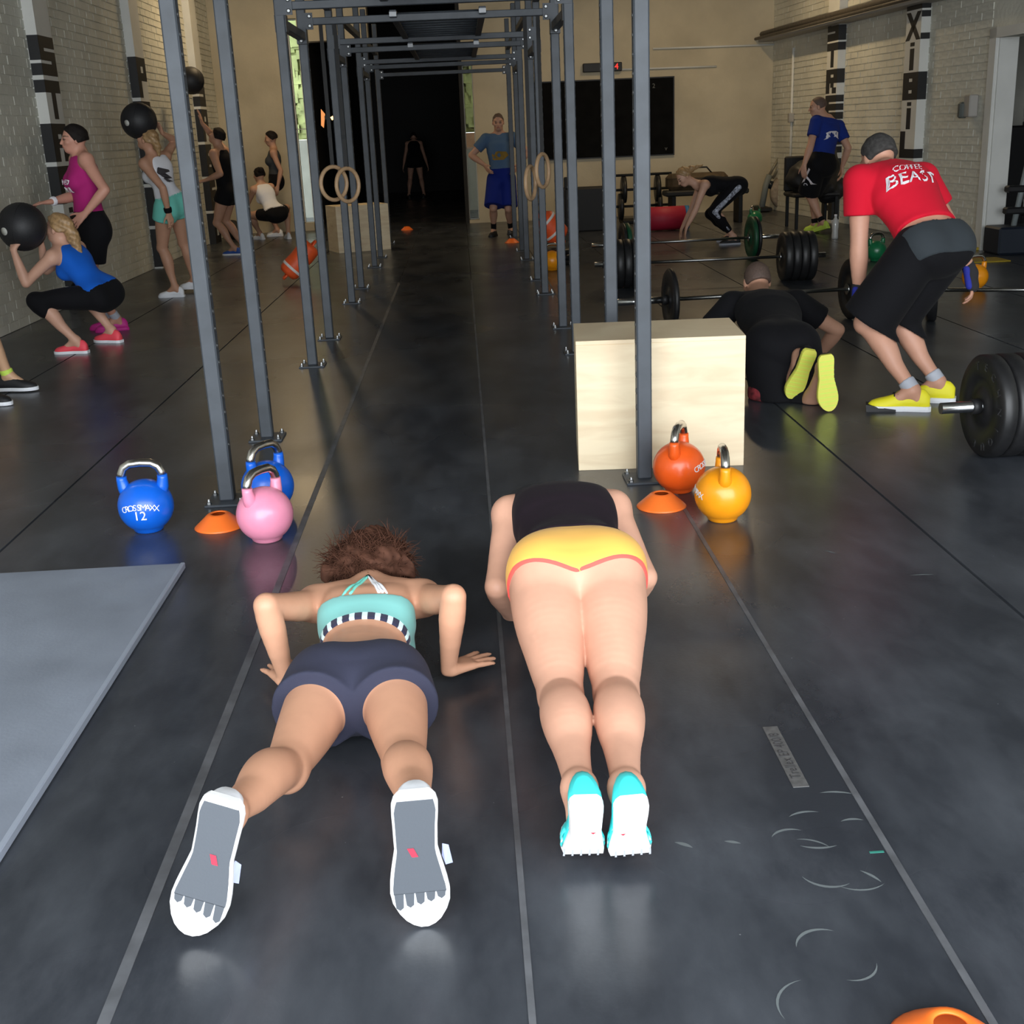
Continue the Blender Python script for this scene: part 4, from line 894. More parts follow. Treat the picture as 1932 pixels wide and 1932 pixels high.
# ---- balls
BALL = mat('ball_black', (.014, .014, .016), .55, noise=.15, nscale=10, bump=.15, bscale=120)
def med_ball(c, r, lab, ax=(.2, .3, 1)):
    o = thing('medicine_ball', lab, 'medicine ball', (c[0], c[1], 0), 0, 'black medicine balls'); c = A(0, 0, c[2]); prof = [(r*math.cos(a), r*math.sin(a)) for a in np.linspace(-math.pi/2, math.pi/2, 19)]; prof[0] = (0, -r); prof[-1] = (0, r)
    z = nrm(ax); x = perp((1, 0, 0), z); M = frame(c, x, np.cross(z, x), z); MB().lathe(prof, 32, M).build('ball', BALL, o)
    mb = MB()
    for k in range(4):
        t = k*math.pi/4; pts = [tuple(M @ Vector((r*1.001*math.cos(a)*math.cos(t), r*1.001*math.cos(a)*math.sin(t), r*1.001*math.sin(a)))) for a in np.linspace(0, 2*math.pi, 32, endpoint=False)]
        mb.tube(pts, .0018, 5, closed=True)
    mb.build('seam', LETTER, o); n_ = nrm(A(-.45, -.85, -.1)); MB().lathe([(0, .0015), (.028, .001), (.028, -.004)], 16, frame(c+n_*(r-.0008), perp((1, 0, 0), n_), np.cross(n_, perp((1, 0, 0), n_)), n_)).build('valve_patch', PLW, o)
    return o
B1 = P(42, 428, Y=9.0); med_ball(B1, .172, 'black medicine ball held by the squatting woman in blue')
B2 = P(262, 228, Y=12.15); med_ball(B2, .17, 'black medicine ball in front of the face of the woman in white')
B3 = P(360, 152, Y=16.9); med_ball(B3, .175, 'black medicine ball high in the air above the man in the black tank')
q = P(394, 428, Y=19.4); med_ball(A(-3.66, 19.4, .15), .15, 'small black medicine ball lying at the foot of the wall')
# ---- orange bags by the rig
BAG = mat('bag_orange', (.80, .10, .02), .5, noise=.12, nscale=12); BAGS = mat('bag_strap', (.75, .70, .66), .5)
def bag(c, d, lab, r=.12, L=.40, bands=(.3,)):
    o = thing('sand_bag', lab, 'sandbag', (c[0], c[1], 0)); d = nrm(d); x = perp((0, 1, .3), d); M = frame(A(0, 0, c[2]), x, np.cross(d, x), d)
    MB().lathe([(0, -L/2), (r*.7, -L/2+.005), (r*.95, -L/2+.04), (r, -L*.2), (r*.96, 0), (r, L*.2), (r*.95, L/2-.04), (r*.7, L/2-.005), (0, L/2)], 22, M).build('bag_body', BAG, o)
    for t in bands: MB().lathe([(r*1.02, t*L-.014), (r*1.035, t*L-.01), (r*1.035, t*L+.01), (r*1.02, t*L+.014)], 22, M).build('strap', BAGS, o)
    for sg in (-1, 1): MB().tube([tuple(M @ Vector(p)) for p in ((-.05, 0, sg*(L/2-.01)), (-.03, 0, sg*(L/2+.05)), (.03, 0, sg*(L/2+.05)), (.05, 0, sg*(L/2-.01)))], .012, 8).build('handle', BAG, o)
q = P(566, 500, Y=12.9); bag(A(q[0], 12.9, .245), (.62, .1, .62), 'orange sandbag with pale strap leaning on the wall-ball side of the rig', .115, .42, (-.28,))
q = P(1042, 438, Y=13.0); o = bag(A(q[0]+.03, 13.6, .40), (.62, .1, -.66), 'orange sandbag with two pale straps resting on black plates behind the rig', .14, .34, (-.3, .15))
st = thing('plate_stack', 'low stack of black plates under the orange sandbag', 'weight plates', A(q[0]+.06, 13.6, 0))
for k in range(3): MB().lathe([(.03, 0), (.2, 0), (.21, .01), (.21, .045), (.2, .055), (.03, .055), (.03, 0)], 28, Matrix.Translation((random.uniform(-.02, .02), 0, k*.056))).build('plate', PLATE, st)
# ---- things along the back wall
q = P(1115, 440, Z=0); tag(MB().bbox((-.34, -.2, 0), (.34, .25, .62), .02).bbox((-.34, -.2, .62), (-.2, -.1, .78), .01).build('storage_chest', mat('chest_black', (.013, .013, .013), .7), loc=(q[0], q[1]+.5, 0)), 'tall black storage chest below the chalkboard', 'chest')
rk = thing('plate_rack', 'black steel plate tree below the chalkboard', 'rack', P(1186, 420, Z=0)+A(.18, 0, 0)); MB().bbox((-.05, -.05, 0), (.05, .05, .9), .01).build('post', STEELD, rk); MB().bbox((-.3, -.25, 0), (.3, .25, .05), .01).build('foot', STEELD, rk)
for k, z in enumerate((.25, .5, .72)): MB().tube([(-.5, 0, z), (.5, 0, z)], .02, 8).build('peg', STEELD, rk)
for k, (x, z) in enumerate(((-.3, .25), (.3, .25), (-.25, .5), (.28, .5))): MB().lathe([(.03, -.03), (.2, -.03), (.2, .03), (.03, .03), (.03, -.03)], 24, Matrix.Translation((x, 0, z)) @ Matrix.Rotation(math.pi/2, 4, 'Y')).build('plate', PLATE, rk)
q = P(1262, 438, Z=0); fr_ = thing('foam_roll', 'big red padded roll with a blue end behind the blonde woman', 'foam roll', (q[0], q[1]+.3, 0)); MB().tube([(-.34, 0, .17), (.27, 0, .17)], .165, 22).build('roll', mat('roll_red', (.42, .012, .04), .6), fr_); MB().tube([(.27, 0, .17), (.33, 0, .17)], .166, 22).build('end', mat('roll_blue', (.02, .16, .38), .6), fr_)
q = P(1340, 425, Z=0); bn = thing('kit_bench', 'low black bench piled with dark kit behind the blonde woman', 'bench', (q[0], q[1]+.4, 0)); MB().bbox((-.62, -.2, .42), (.62, .2, .5), .02).build('seat', MATS['chest_black'], bn)
for x in (-.5, .5): MB().bbox((x-.03, -.18, 0), (x+.03, .18, .42), .005).build('leg', STEELD, bn)
gb = thing('gym_bag', 'brown and black holdall on the low bench', 'bag', (q[0]-.1, q[1]+.4, 0)); MB().bbox((-.48, -.17, .5), (.42, .17, .74), .06).build('bag_body', mat('bag_brown', (.07, .045, .02), .8, noise=.5, nscale=8), gb); MB().tube([(-.2, -.1, .73), (-.12, -.1, .82), (.1, -.1, .82), (.18, -.1, .73)], .012, 8).build('handle', LETTER, gb)
# rowing machine stood on end
q = P(1452, 398, Z=0); y_ = q[1]; rw = thing('rowing_machine', 'grey rowing machine with its rail tilted up against the back wall', 'rowing machine', (q[0], y_, 0)); GREYP = mat('rower_grey', (.22, .25, .25), .5)
f = lambda px, py: P(px, py, Y=y_)-A(q[0], y_, 0)
MB().tube([f(1436, 398), f(1445, 350), f(1452, 330)], .05, 10).build('front_post', GREYP, rw); MB().tube([f(1450, 333), f(1470, 297)], .022, 8).tube([f(1458, 337), f(1477, 299)], .022, 8).tube([f(1468, 296), f(1478, 299)], .022, 8).build('rail', mat('rower_rail', (.30, .28, .22), .4, metal=.5), rw)
c_ = f(1454, 349); MB().lathe([(0, -.05), (.06, -.05), (.065, -.03), (.065, .03), (0, .05)], 20, Matrix.Translation(tuple(c_)) @ Matrix.Rotation(math.pi/2, 4, 'X')).build('monitor', mat('monitor_dark', (.012, .02, .03), .3), rw)
MB().tube([f(1455, 360), f(1472, 390)], .022, 8).tube([f(1467, 352), f(1480, 380)], .02, 8).build('strut', GREYP, rw); MB().bbox(f(1428, 398)-A(0, .25, 0), f(1450, 392)+A(0, .25, .02), .01).build('foot', LETTER, rw)
c_ = f(1488, 362); MB().lathe([(0, -.09), (.27, -.08), (.31, -.04), (.31, .04), (.27, .08), (0, .09)], 28, Matrix.Translation(tuple(c_)) @ Matrix.Rotation(math.pi/2, 4, 'X')).build('fan_cage', mat('cage_pale', (.36, .30, .24), .6, noise=.3, nscale=14), rw)
q = P(1496, 394, Z=0); tag(MB().lathe([(.24, 0), (.22, .06), (.10, .5), (.03, .78), (0, .8)], 18).build('floor_cone', mat('cone_red', (.34, .03, .02), .6), loc=(q[0], q[1]-.35, 0)), 'faded red floor cone between rowing machine and the man in blue', 'cone')
# black rack of kit behind the man in blue
q = P(1610, 440, Z=0); cr = thing('kit_chair', 'black chair heaped with coats and bags by the brick wall', 'chair', (q[0]-.22, q[1]+1.2, 0))
MB().bbox((-.32, -.3, .42), (.32, .3, .48), .02).build('seat', LETTER, cr); MB().bbox((-.32, .24, .48), (.32, .3, .95), .02).build('backrest', LETTER, cr)
for sx in (-.27, .27):
    for sy in (-.25, .25): MB().bbox((sx-.02, sy-.02, 0), (sx+.02, sy+.02, .42), .004).build('leg', STEELD, cr)
rsd = random.Random(3)
def heap(name, lab, cat, loc, lumps, m):
    g_b = [Ell(A(*c), A(*r), None, .05) for c, r in lumps]; b = [p.bounds(0) for p in g_b]; g = Grid(np.min([x[0] for x in b], 0)-.05, np.max([x[1] for x in b], 0)+.05, .014); D = group_sdf(g, g_b); X, Y, Z = g.full(); D = D+np.float32(.012)*(np.sin(X*31+Y*17)*np.sin(Z*27-Y*11)+np.sin(X*13-Z*19)); V, Q = surface_net(D, g)
    o = obj_from(name, net_mesh(name, V, Q, m), None, loc); return tag(o, lab, cat)
heap('coat_pile', 'heap of black coats with a white patch on the chair', 'coats', (q[0]-.22, q[1]+1.15, .47), [((-.12, 0, .2), (.24, .22, .24)), ((.16, .02, .3), (.2, .2, .36)), ((.05, -.12, .08), (.3, .2, .15)), ((.25, 0, .05), (.22, .22, .2))], LETTER)
tag(heap('towel', 'white towel lying on the heap of coats', 'towel', (q[0]-.22, q[1]+.88, .80), [((0, 0, 0), (.10, .05, .05)), ((.06, 0, .08), (.05, .04, .08))], MATS['cloth_white']), None)
q = P(1572, 452, Z=0); wb_ = thing('water_bottle', 'clear plastic water bottle standing by the man in blue', 'bottle', (q[0]+.05, q[1]+.1, 0)); MB().lathe([(.0, 0), (.04, 0), (.042, .02), (.038, .1), (.042, .14), (.042, .2), (.016, .26), (.016, .275)], 18).build('bottle', mat('bottle_plastic', (.5, .5, .48), .15, spec=.8), wb_); MB().lathe([(.018, .272), (.018, .295), (0, .295)], 14).build('cap', MATS['cloth_white'], wb_)
YEL = mat('yellow_board', (.42, .30, .02), .6, noise=.15, nscale=6)
for k, (px, py, w_, d_, z_) in enumerate(((1875, 455, .62, .14, .05), (1868, 470, .5, .12, .03), (1855, 492, .42, .34, .012))):
    q = P(px, py, Z=0); tag(MB().bbox((-w_/2, -d_/2, 0), (w_/2, d_/2, z_), .004).build('yellow_board', YEL, loc=(q[0], q[1], 0)), ('thick yellow board across the foot of the doorway', 'narrow yellow board in front of the doorway sill', 'flat yellow board on the floor beyond the man in red')[k], 'board')
q = P(1922, 480, Z=0); rk = thing('bar_stand', 'black and grey stand in the doorway', 'stand', (q[0]-.02, q[1]+.2, 0))
MB().bbox((-.2, -.2, 0), (.3, .2, .28), .02).build('base', mat('stand_blue', (.012, .018, .03), .5), rk); MB().tube([(.02, 0, .2), (.16, 0, 1.15)], .03, 10).build('strut', GREYP, rk)
for z in (.4, .62): MB().bbox((-.08, -.06, z), (.12, .06, z+.07), .015).build('hook', LETTER, rk)
q = P(1902, 440, Y=15.2); tag(MB().bbox((-.12, -.1, 0), (.12, .1, 1.25), .02).build('locker', LETTER, loc=(q[0], 15.2, 0)), 'tall narrow black locker seen through the doorway', 'locker')
def stripe_mat(name, base, c1, c2, freq, band):
    """fabric whose 'v' attribute below band shows stripes along 'u'"""
    m = mat(name, base, .85, spec=.2, sheen=.15); nt = m.node_tree; b = nt.nodes['Principled BSDF']
    au = nt.nodes.new('ShaderNodeAttribute'); au.attribute_name = 'u'; av = nt.nodes.new('ShaderNodeAttribute'); av.attribute_name = 'v'
    def mth(op, a, bb):
        n = nt.nodes.new('ShaderNodeMath'); n.operation = op
        for i, x in enumerate((a, bb)):
            if isinstance(x, (int, float)): n.inputs[i].default_value = x
            else: nt.links.new(x, n.inputs[i])
        return n.outputs[0]
    fr = mth('FRACT', mth('MULTIPLY', au.outputs['Fac'], freq), 0); st = mth('GREATER_THAN', fr, .42)
    mx = nt.nodes.new('ShaderNodeMix'); mx.data_type = 'RGBA'; nt.links.new(st, mx.inputs[0]); mx.inputs[6].default_value = (*c1, 1); mx.inputs[7].default_value = (*c2, 1)
    lo = mth('LESS_THAN', av.outputs['Fac'], band)
    m2 = nt.nodes.new('ShaderNodeMix'); m2.data_type = 'RGBA'; nt.links.new(lo, m2.inputs[0]); m2.inputs[6].default_value = (*base, 1); nt.links.new(mx.outputs[2], m2.inputs[7])
    nt.links.new(m2.outputs[2], b.inputs['Base Color']); return m
def edge_mat(name, base, edge, width, attr='e'):
    """fabric whose 'e' attribute (distance to the hem) below width shows the binding"""
    m = mat(name, base, .7, spec=.3, sheen=.1); nt = m.node_tree; b = nt.nodes['Principled BSDF']
    a = nt.nodes.new('ShaderNodeAttribute'); a.attribute_name = attr; c = nt.nodes.new('ShaderNodeMath'); c.operation = 'LESS_THAN'; nt.links.new(a.outputs['Fac'], c.inputs[0]); c.inputs[1].default_value = width
    mx = nt.nodes.new('ShaderNodeMix'); mx.data_type = 'RGBA'; nt.links.new(c.outputs[0], mx.inputs[0]); mx.inputs[6].default_value = (*base, 1); mx.inputs[7].default_value = (*edge, 1)
    nt.links.new(mx.outputs[2], b.inputs['Base Color']); return m
stripe_mat('bra_fabric', (.20, .50, .47), (.62, .85, .84), (.03, .03, .06), 46, .024)
edge_mat('shorts_yellow', (.95, .52, .10), (1.0, .10, .08), .0045)
def sub(*tags): return lambda t, g: t in tags
def lowpart(s, f): return s.pel+(s.nk-s.pel)*f

# ---- woman doing a push-up, chest near the floor
def shoe_on(heel, toe, up): heel, toe = np.asarray(heel), np.asarray(toe); return dict(heel=heel, dir=toe-heel, up=A(*up))
W1 = Person('person', 'woman at the bottom of a push-up in mint sports bra and dark navy shorts', P(676, 1296, Z=.125), P(699, 1124, Z=.19), (0, 0, -1),
    [shoe_on(P(414, 1535, Z=.272), P(350, 1785, Z=-.005), (.15, 1, .1)), shoe_on(P(784, 1525, Z=.272), P(803, 1755, Z=-.005), (-.05, 1, .1))],
    [P(541, 1284, Z=.05), P(846, 1264, Z=.05)], H=1.64, girth=.97, hips=.88, head=P(700, 1078, Z=.19), headf=(0, .25, -1), headu=(0, 1, .25),
    kneepole=[A(.1, 0, -1), A(0, 0, -1)], elbowpole=[A(-.25, -.6, 1), A(.25, -.6, 1)], shrug=.0, legs='fit',
    hands=[dict(d=A(-.35, .9, -.05), n=A(0, 0, -1), curl=.05, spread=.5), dict(d=A(.75, .65, -.05), n=A(0, 0, -1), curl=.05, spread=.5)], voxel=.005, skin=(.60, .315, .20), bend=-.02)
W1.body()
hp, pz = W1.hip, W1.pel
W1.cloth('shorts', MATS['cloth_navy'], sub('pelvis', 'glute', 'thigh', 'waist'), .010, {'torso': [(lowpart(W1, .105), W1.u)], 'legL': [(hp[0]+(W1.knee[0]-hp[0])*.31, W1.knee[0]-hp[0])], 'legR': [(hp[1]+(W1.knee[1]-hp[1])*.31, W1.knee[1]-hp[1])]},
    extra={'legL': [Seg(hp[0], hp[0]+(W1.knee[0]-hp[0])*.36, .090, .098, k=.03)], 'legR': [Seg(hp[1], hp[1]+(W1.knee[1]-hp[1])*.36, .090, .098, k=.03)]}, h=.005)
bra0, bra1 = lowpart(W1, .46), lowpart(W1, .70)
W1.cloth('sports_bra', MATS['bra_fabric'], sub('chest', 'waist'), .006, {'torso': [(bra1, W1.u), (bra0, -W1.u)]}, h=.005,
    attrs=lambda V: dict(u=np.arctan2((V-bra0)@W1.r, (V-bra0)@-W1.fwd+.10)*.11, v=(V-bra0)@W1.u), label='mint bra with a striped band')
tip = W1.surf(lowpart(W1, .98)+W1.r*.0, A(0, 0, 1))+A(0, 0, .004)
for sg, off in ((-1, .062), (-1, .040), (1, .062), (1, .05), (1, .04)):
    a = lowpart(W1, .69)+W1.r*sg*off; pts = []
    for t in np.linspace(0, 1, 9):
        q = a*(1-t)+A(tip[0], tip[1], a[2])*t; pts.append(W1.surf(q, A(0, 0, 1))+A(0, 0, .002)-W1.base)
    MB().tube(pts, .0045, 6).build('strap', MATS['cloth_aqua' if sg < 0 else 'cloth_white'], W1.root)
c = W1.hc; up = W1.hu
W1.hair(MATS['hair_brown'], cut=.06, inf=.024, drop=None, noise=.005, extra=[Seg(c+A(-.03, -.06, .05), c+A(.05, -.07, .05), .065, .06, k=.02), Seg(c+A(-.07, -.05, .04), c+A(-.125, -.08, .03), .045, .022), Seg(c+A(.06, -.05, .05), c+A(.12, -.09, .03), .05, .025), Seg(c+A(0, .04, .07), c+A(.03, .05, .08), .05, .04)], label='messy brown hair')
roots, dirs = [], []
for k in range(2600):
    d = nrm(rng.normal(size=3)*A(1, 1, .7)+A(0, -.3, .8)); roots.append(c+A(0, -.02, .02)+d*A(.118, .108, .102)*random.uniform(.93, 1.03)); tn = nrm(np.cross(d, rng.normal(size=3))); dirs.append(nrm(tn*1.0+d*.12+A(random.choice((-.5, .5)), -.3, 0)))
W1.strands(MATS['hair_brown'], roots, dirs, .075, .0019, 5, .14, .4, 'hair_strands')
for i in (0, 1):
    up_, Wf, L = build_shoe(W1, i, L=.30, upper='shoe_white', sole='shoe_sole', soleth=.016, low=.82, wide=1.14)
    # grey tread plate with five toe fingers, set proud of the white sole
    mb = MB(); sgn = (1 if i else -1)
    ts = np.linspace(.03, .74, 18); ww = lambda t: np.interp(t, [a for a, _ in SW], [b for _, b in SW])*W1.s*1.12
    left = [(-ww(t)-sgn*.006*math.sin(t*3.1), t*L) for t in ts]; right = [(ww(t)-sgn*.006*math.sin(t*3.1), t*L) for t in ts]
    x0, x1 = left[-1][0], right[-1][0]; fing = []
    for k in range(5):
        big = (k/4 if i == 0 else 1-k/4); yb = L*(.735+.0*big); yt = L*(.80+.07*big); wd = (x1-x0)/5
        fing += [(x0+wd*k+.001, yb), (x0+wd*k+.003, yt-.006), (x0+wd*(k+.5), yt), (x0+wd*(k+1)-.003, yt-.006), (x0+wd*(k+1)-.001, yb)]
    poly = left+fing+right[::-1]
    v = [Wf((x, y, -.002)) for x, y in poly]; n = len(poly)
    cx = sum(x for x, _ in poly)/n; vv = v+[Wf((x, y, .004)) for x, y in poly]
    strips = []
    for k in range(len(left)-1): mb.add([Wf((*left[k], -.0025)), Wf((*right[k], -.0025)), Wf((*right[k+1], -.0025)), Wf((*left[k+1], -.0025))], [(0, 1, 2, 3)])
    for k in range(5):
        q = fing[k*5:k*5+5]; mb.add([Wf((x, y, -.0025)) for x, y in q], [(0, 1, 2, 3, 4)])
        mb.add([Wf((x, y, -.0025)) for x, y in q]+[Wf((x, y, .003)) for x, y in q], [(j, j+1, j+6, j+5) for j in range(4)])
    for edge in (left, right):
        for k in range(len(edge)-1): mb.add([Wf((*edge[k], -.0025)), Wf((*edge[k+1], -.0025)), Wf((*edge[k+1], .004)), Wf((*edge[k], .004))], [(0, 1, 2, 3)])
    mb.build('tread', MATS['shoe_greysole'], up_)
    sx = .012 if i == 0 else -.012
    MB().add([Wf((sx+a*.006+b*.004, L*.42+b*.010, -.004)) for a, b in ((-1, -1), (1, -1), (1, 1), (-1, 1))], [(0, 1, 2, 3)]).build('tag', MATS['shoe_redtag'], up_)
    s2 = (1 if i == 0 else 1)
    mb = MB(); mb.add([Wf((x, y, z)) for x, y, z in ((.042*s2, L*.52, .02), (.048*s2, L*.62, .03), (.062*s2, L*.66, .05), (.056*s2, L*.54, .06), (.044*s2, L*.5, .05))], [(0, 1, 2, 3, 4)]).build('strap', MATS['shoe_lavender'], up_)

# ---- woman half way down a push-up, yellow shorts
pelv = P(1088, 1092, Z=.29); x2 = pelv[0]
bl, br = P(1094, 1630, Z=.004), P(1194, 1630, Z=.004); hl, hr = bl+A(.008, -.075, .165), br+A(-.008, -.075, .165)
W2 = Person('person', 'woman holding a push-up in black tank top, yellow shorts and turquoise trainers', pelv, pelv+A(-.005, .455, .06), (0, 0, -1),
    [shoe_on(hl, bl, (0, 1, .2)), shoe_on(hr, br, (0, 1, .2))], [P(966, 1160, Z=.05), A(2*x2-P(966, 1160, Z=.05)[0], P(966, 1160, Z=.05)[1], .05)], H=1.66, girth=1.05, thighs=1.12,
    head=pelv+A(-.005, .56, -.05), headf=(0, -.25, -1), headu=(0, 1, -.25), kneepole=A(0, 0, -1), elbowpole=[A(-.22, -1, .1), A(.22, -1, .1)], legs='fit',
    hands=[dict(d=A(-.1, 1, -.05), n=A(0, 0, -1), curl=.05, spread=.4), dict(d=A(.1, 1, -.05), n=A(0, 0, -1), curl=.05, spread=.4)], voxel=.005, skin=(.66, .36, .25), bend=.025)
W2.body(); hp = W2.hip
hem = [(hp[i]+(W2.knee[i]-hp[i])*.17+W2.r*(.02 if i == 0 else -.02), nrm(W2.knee[i]-hp[i])*.9+W2.r*(.30 if i else -.30)) for i in (0, 1)]
wst = lowpart(W2, .25)
def w2edge(V):
    d = np.abs((V-wst)@W2.u)
    for i in (0, 1):
        m = ((V-W2.pel)@W2.r > 0) == (i == 1); d = np.where(m, np.minimum(d, np.abs((V-hem[i][0])@nrm(hem[i][1]))), d)
    return dict(e=d)
W2.cloth('shorts', MATS['shorts_yellow'], sub('pelvis', 'glute', 'thigh', 'waist'), .006, {'torso': [(wst, W2.u), hem[0], hem[1]], 'legL': [hem[0]], 'legR': [hem[1]]}, h=.005, attrs=w2edge, label='yellow shorts with coral binding')
W2.cloth('tank_top', MATS['cloth_plum'], lambda t, g: t in ('pelvis', 'waist', 'chest', 'glute') and g == 'torso', .012, {'torso': [(lowpart(W2, .20), -W2.u)]}, {'torso': [Seg(lowpart(W2, .9), lowpart(W2, .95)+W2.r*sg*.10, .07, .055, k=.04) for sg in (-1, 1)]}, h=.005, label='black tank top')
W2.hair(MATS['hair_dark'], drop=None)
for i in (0, 1):
    up_, Wf, L = build_shoe(W2, i, L=.262, upper='shoe_teal', sole='shoe_sole', bendang=1.3, soleth=.024, wide=1.06, solew=.93)
    for k in range(5):
        x = (-.036+.018*k)*W2.s; MB().add([Wf((x-.0018, L*.60, -.001)), Wf((x+.0018, L*.60, -.001)), Wf((x+.0022, L*.685, -.0012)), Wf((x-.0022, L*.685, -.0012))], [(0, 1, 2, 3)]).build('flex_groove', MATS['shoe_sock'], up_)
    sx = .02 if i == 0 else -.02
    MB().add([Wf((sx-.006, L*.36, -.001)), Wf((sx+.006, L*.36, -.001)), Wf((sx, L*.385, -.001))], [(0, 1, 2)]).build('tag', MATS['shoe_redtag'], up_)
# ---------------------------------------------------------------- the other people
def T_(s, f): return s.pel+(s.nk-s.pel)*f
def pants(s, name, m, leg, top=.26, inf=.012, flare=None, below_knee=None, label=None, col=None):
    """shorts or tights: leg = fraction of the thigh covered (over 1: down the shin)"""
    pl, ex = {'torso': [(T_(s, top), s.u)]}, {}
    for i, k in enumerate(('legL', 'legR')):
        a, b, c = s.hip[i], s.knee[i], s.ank[i]
        if leg <= 1: pl[k] = [(a+(b-a)*leg, b-a)]
        else: pl[k] = [(b+(c-b)*(leg-1), c-b)]
        if flare: ex[k] = [Seg(a, a+(b-a)*(leg+.05), flare[0], flare[1], k=.03)]
    tags = ('pelvis', 'glute', 'waist', 'thigh') + (('knee', 'shin') if leg > 1 or leg > .85 else ())
    if leg <= 1: return s.cloth(name, m, sub(*tags), inf, pl, ex, h=.0082, label=label, col=col)
    # plane across the shin would also cut the thigh: keep thigh whole
    sel = sub('pelvis', 'glute', 'waist', 'thigh', 'knee'); ex = {}
    for i, k in enumerate(('legL', 'legR')):
        b, c = s.knee[i], s.ank[i]; e = b+(c-b)*(leg-1); ex[k] = [Seg(b, b+(e-b)*.5, .052*s.s, .057*s.s, k=.03), Seg(b+(e-b)*.5, e, .057*s.s, (.056 if leg < 1.5 else .04)*s.s, k=.02)]
    return s.cloth(name, m, sel, inf, {'torso': pl['torso']}, ex, h=.0082, label=label, col=col)
def tank(s, name, m, inf=.010, low=.12, width=.115, neck=.0, label=None):
    o = s.cloth(name, m, lambda t, g: t in ('pelvis', 'waist', 'chest', 'glute') and g == 'torso', inf, {'torso': [(T_(s, low), -s.u), (s.nk+s.u*.008, s.u)]},
        {'torso': [Seg(T_(s, .88), s.nk*.35+s.sh[i]*.65+s.u*.004, .055*s.s, .034*s.s, k=.04) for i in (0, 1)]}, h=.0082, label=label)
    return o
def tshirt(s, name, m, inf=.014, low=.05, sleeve=.62, label=None, loose=0):
    pl = {'torso': [(T_(s, low), -s.u), (s.nk+s.u*.035, s.u)]}
    ex = {}
    for i, k in enumerate(('armL', 'armR')):
        a, b = s.sh[i], s.el[i]; pl[k] = [(a+(b-a)*sleeve, b-a)]; ex[k] = [Seg(a, a+(b-a)*(sleeve+.05), .056*s.s, .058*s.s, k=.03)]
    if loose: ex['torso'] = [Seg(T_(s, low-.05), T_(s, .5), (.16+loose)*s.s, (.165+loose)*s.s, s.fwd, .72, k=.04)]
    return s.cloth(name, m, lambda t, g: t in ('pelvis', 'waist', 'chest', 'clav', 'glute', 'delt', 'uparm'), inf, pl, ex, h=.0082, label=label)
def band(s, arm, seg, t0, t1, name, m, inf=.005, label=None):
    a, b = ((s.sh, s.el) if seg == 'up' else (s.el, s.wr)); a, b = a[arm], b[arm]
    return s.solid(name, m, [Seg(a+(b-a)*t0, a+(b-a)*t1, (.034 if seg == 'fore' else .045)*s.s+inf, (.029 if seg == 'fore' else .045)*s.s+inf)], [(a+(b-a)*t1, b-a), (a+(b-a)*t0, a-b)], h=.005, label=label)
def sock(s, i, name, m, t0=.84):
    b, c = s.knee[i], s.ank[i]; q = b+(c-b)*t0
    return s.solid(name, m, [Seg(q, c, .041*s.s, .040*s.s)], [(q, b-c)], h=.006)
def field(s, sel, inf, extra={}): return s.sdf(sel, inf, {}, extra, h=.01)
def decal(s, txt, size, m, c, x, y, parent=None, inf=.012, name='print', sel=None, shear=0, xscale=1, poly=None, lift=.003, n=None):
    """flat print laid on the clothed surface: vertices dropped onto it along the facing normal"""
    x = nrm(x); y = perp(y, x); n = np.cross(x, y)
    R, g = field(s, sel or (lambda t, gg: t not in ('hand', 'head', 'fore', 'foot')), inf)
    if txt:
        o = text_obj(name, txt, size, m, Matrix.Identity(4), parent or s.root, 0.0, 1.0, xscale, shear)
    else: o = MB().add([(px, py, 0) for px, py in poly], [tuple(range(len(poly)))]).build(name, m, parent or s.root)
    me = o.data; import bmesh
    bm = bmesh.new(); bm.from_mesh(me); bmesh.ops.triangulate(bm, faces=bm.faces[:])
    for _ in range(2 if not txt else 1): bmesh.ops.subdivide_edges(bm, edges=bm.edges[:], cuts=1)
    for v in bm.verts:
        q = c+x*v.co.x+y*v.co.y; hit = None; tl = locals().get('tl', 0.0)
        for t in np.arange(.25, -.25, -.004):
            w = q+n*t; i = np.round((w-g.lo)/g.h).astype(int)
            if (i >= 0).all() and (i < g.n).all() and R[tuple(i)] < .0: hit = w; tl = t; break
        w = (hit if hit is not None else q+n*tl)+n*(lift+.004); v.co = w-s.base
    bm.to_mesh(me); bm.free(); return o
white_print = mat('white_print', (.75, .72, .76), .7)

# ---- squatting woman with a ball
fw = nrm([-.9, .42, 0]); B1_ = B1
SQ = Person('person', 'woman in blue tank top squatting low with a black ball by her face', P(190, 556, Y=9.15), P(118, 470, Y=9.2), (-.8, .35, -.45),
    [rest_shoe(P(160, 666, Z=0), (-.97, .1, 0)), rest_shoe(P(224, 646, Z=0), (-.9, .4, 0))], [B1_+A(-.045, -.13, -.15), B1_+A(.06, .16, -.12)], H=1.64, head=P(110, 432, Y=9.2), headf=(-.95, .3, .15), headu=(.1, 0, 1),
    kneepole=[A(-1, -.25, .35), A(-.8, .6, .35)], elbowpole=[A(-.2, -.4, -1), A(-.2, .4, -1)], hands=[dict(d=A(.1, .5, .8), n=A(.3, .8, -.1), curl=.25, spread=.5), dict(d=A(-.5, -.1, .8), n=A(-.4, -.9, 0), curl=.25, spread=.5)], skin=(.60, .34, .24), bend=.02)
SQ.body(); pants(SQ, 'leggings', MATS['cloth_black'], 1.22, top=.14, inf=.007); tank(SQ, 'tank_top', MATS['cloth_blue'], .008, .06, .10)
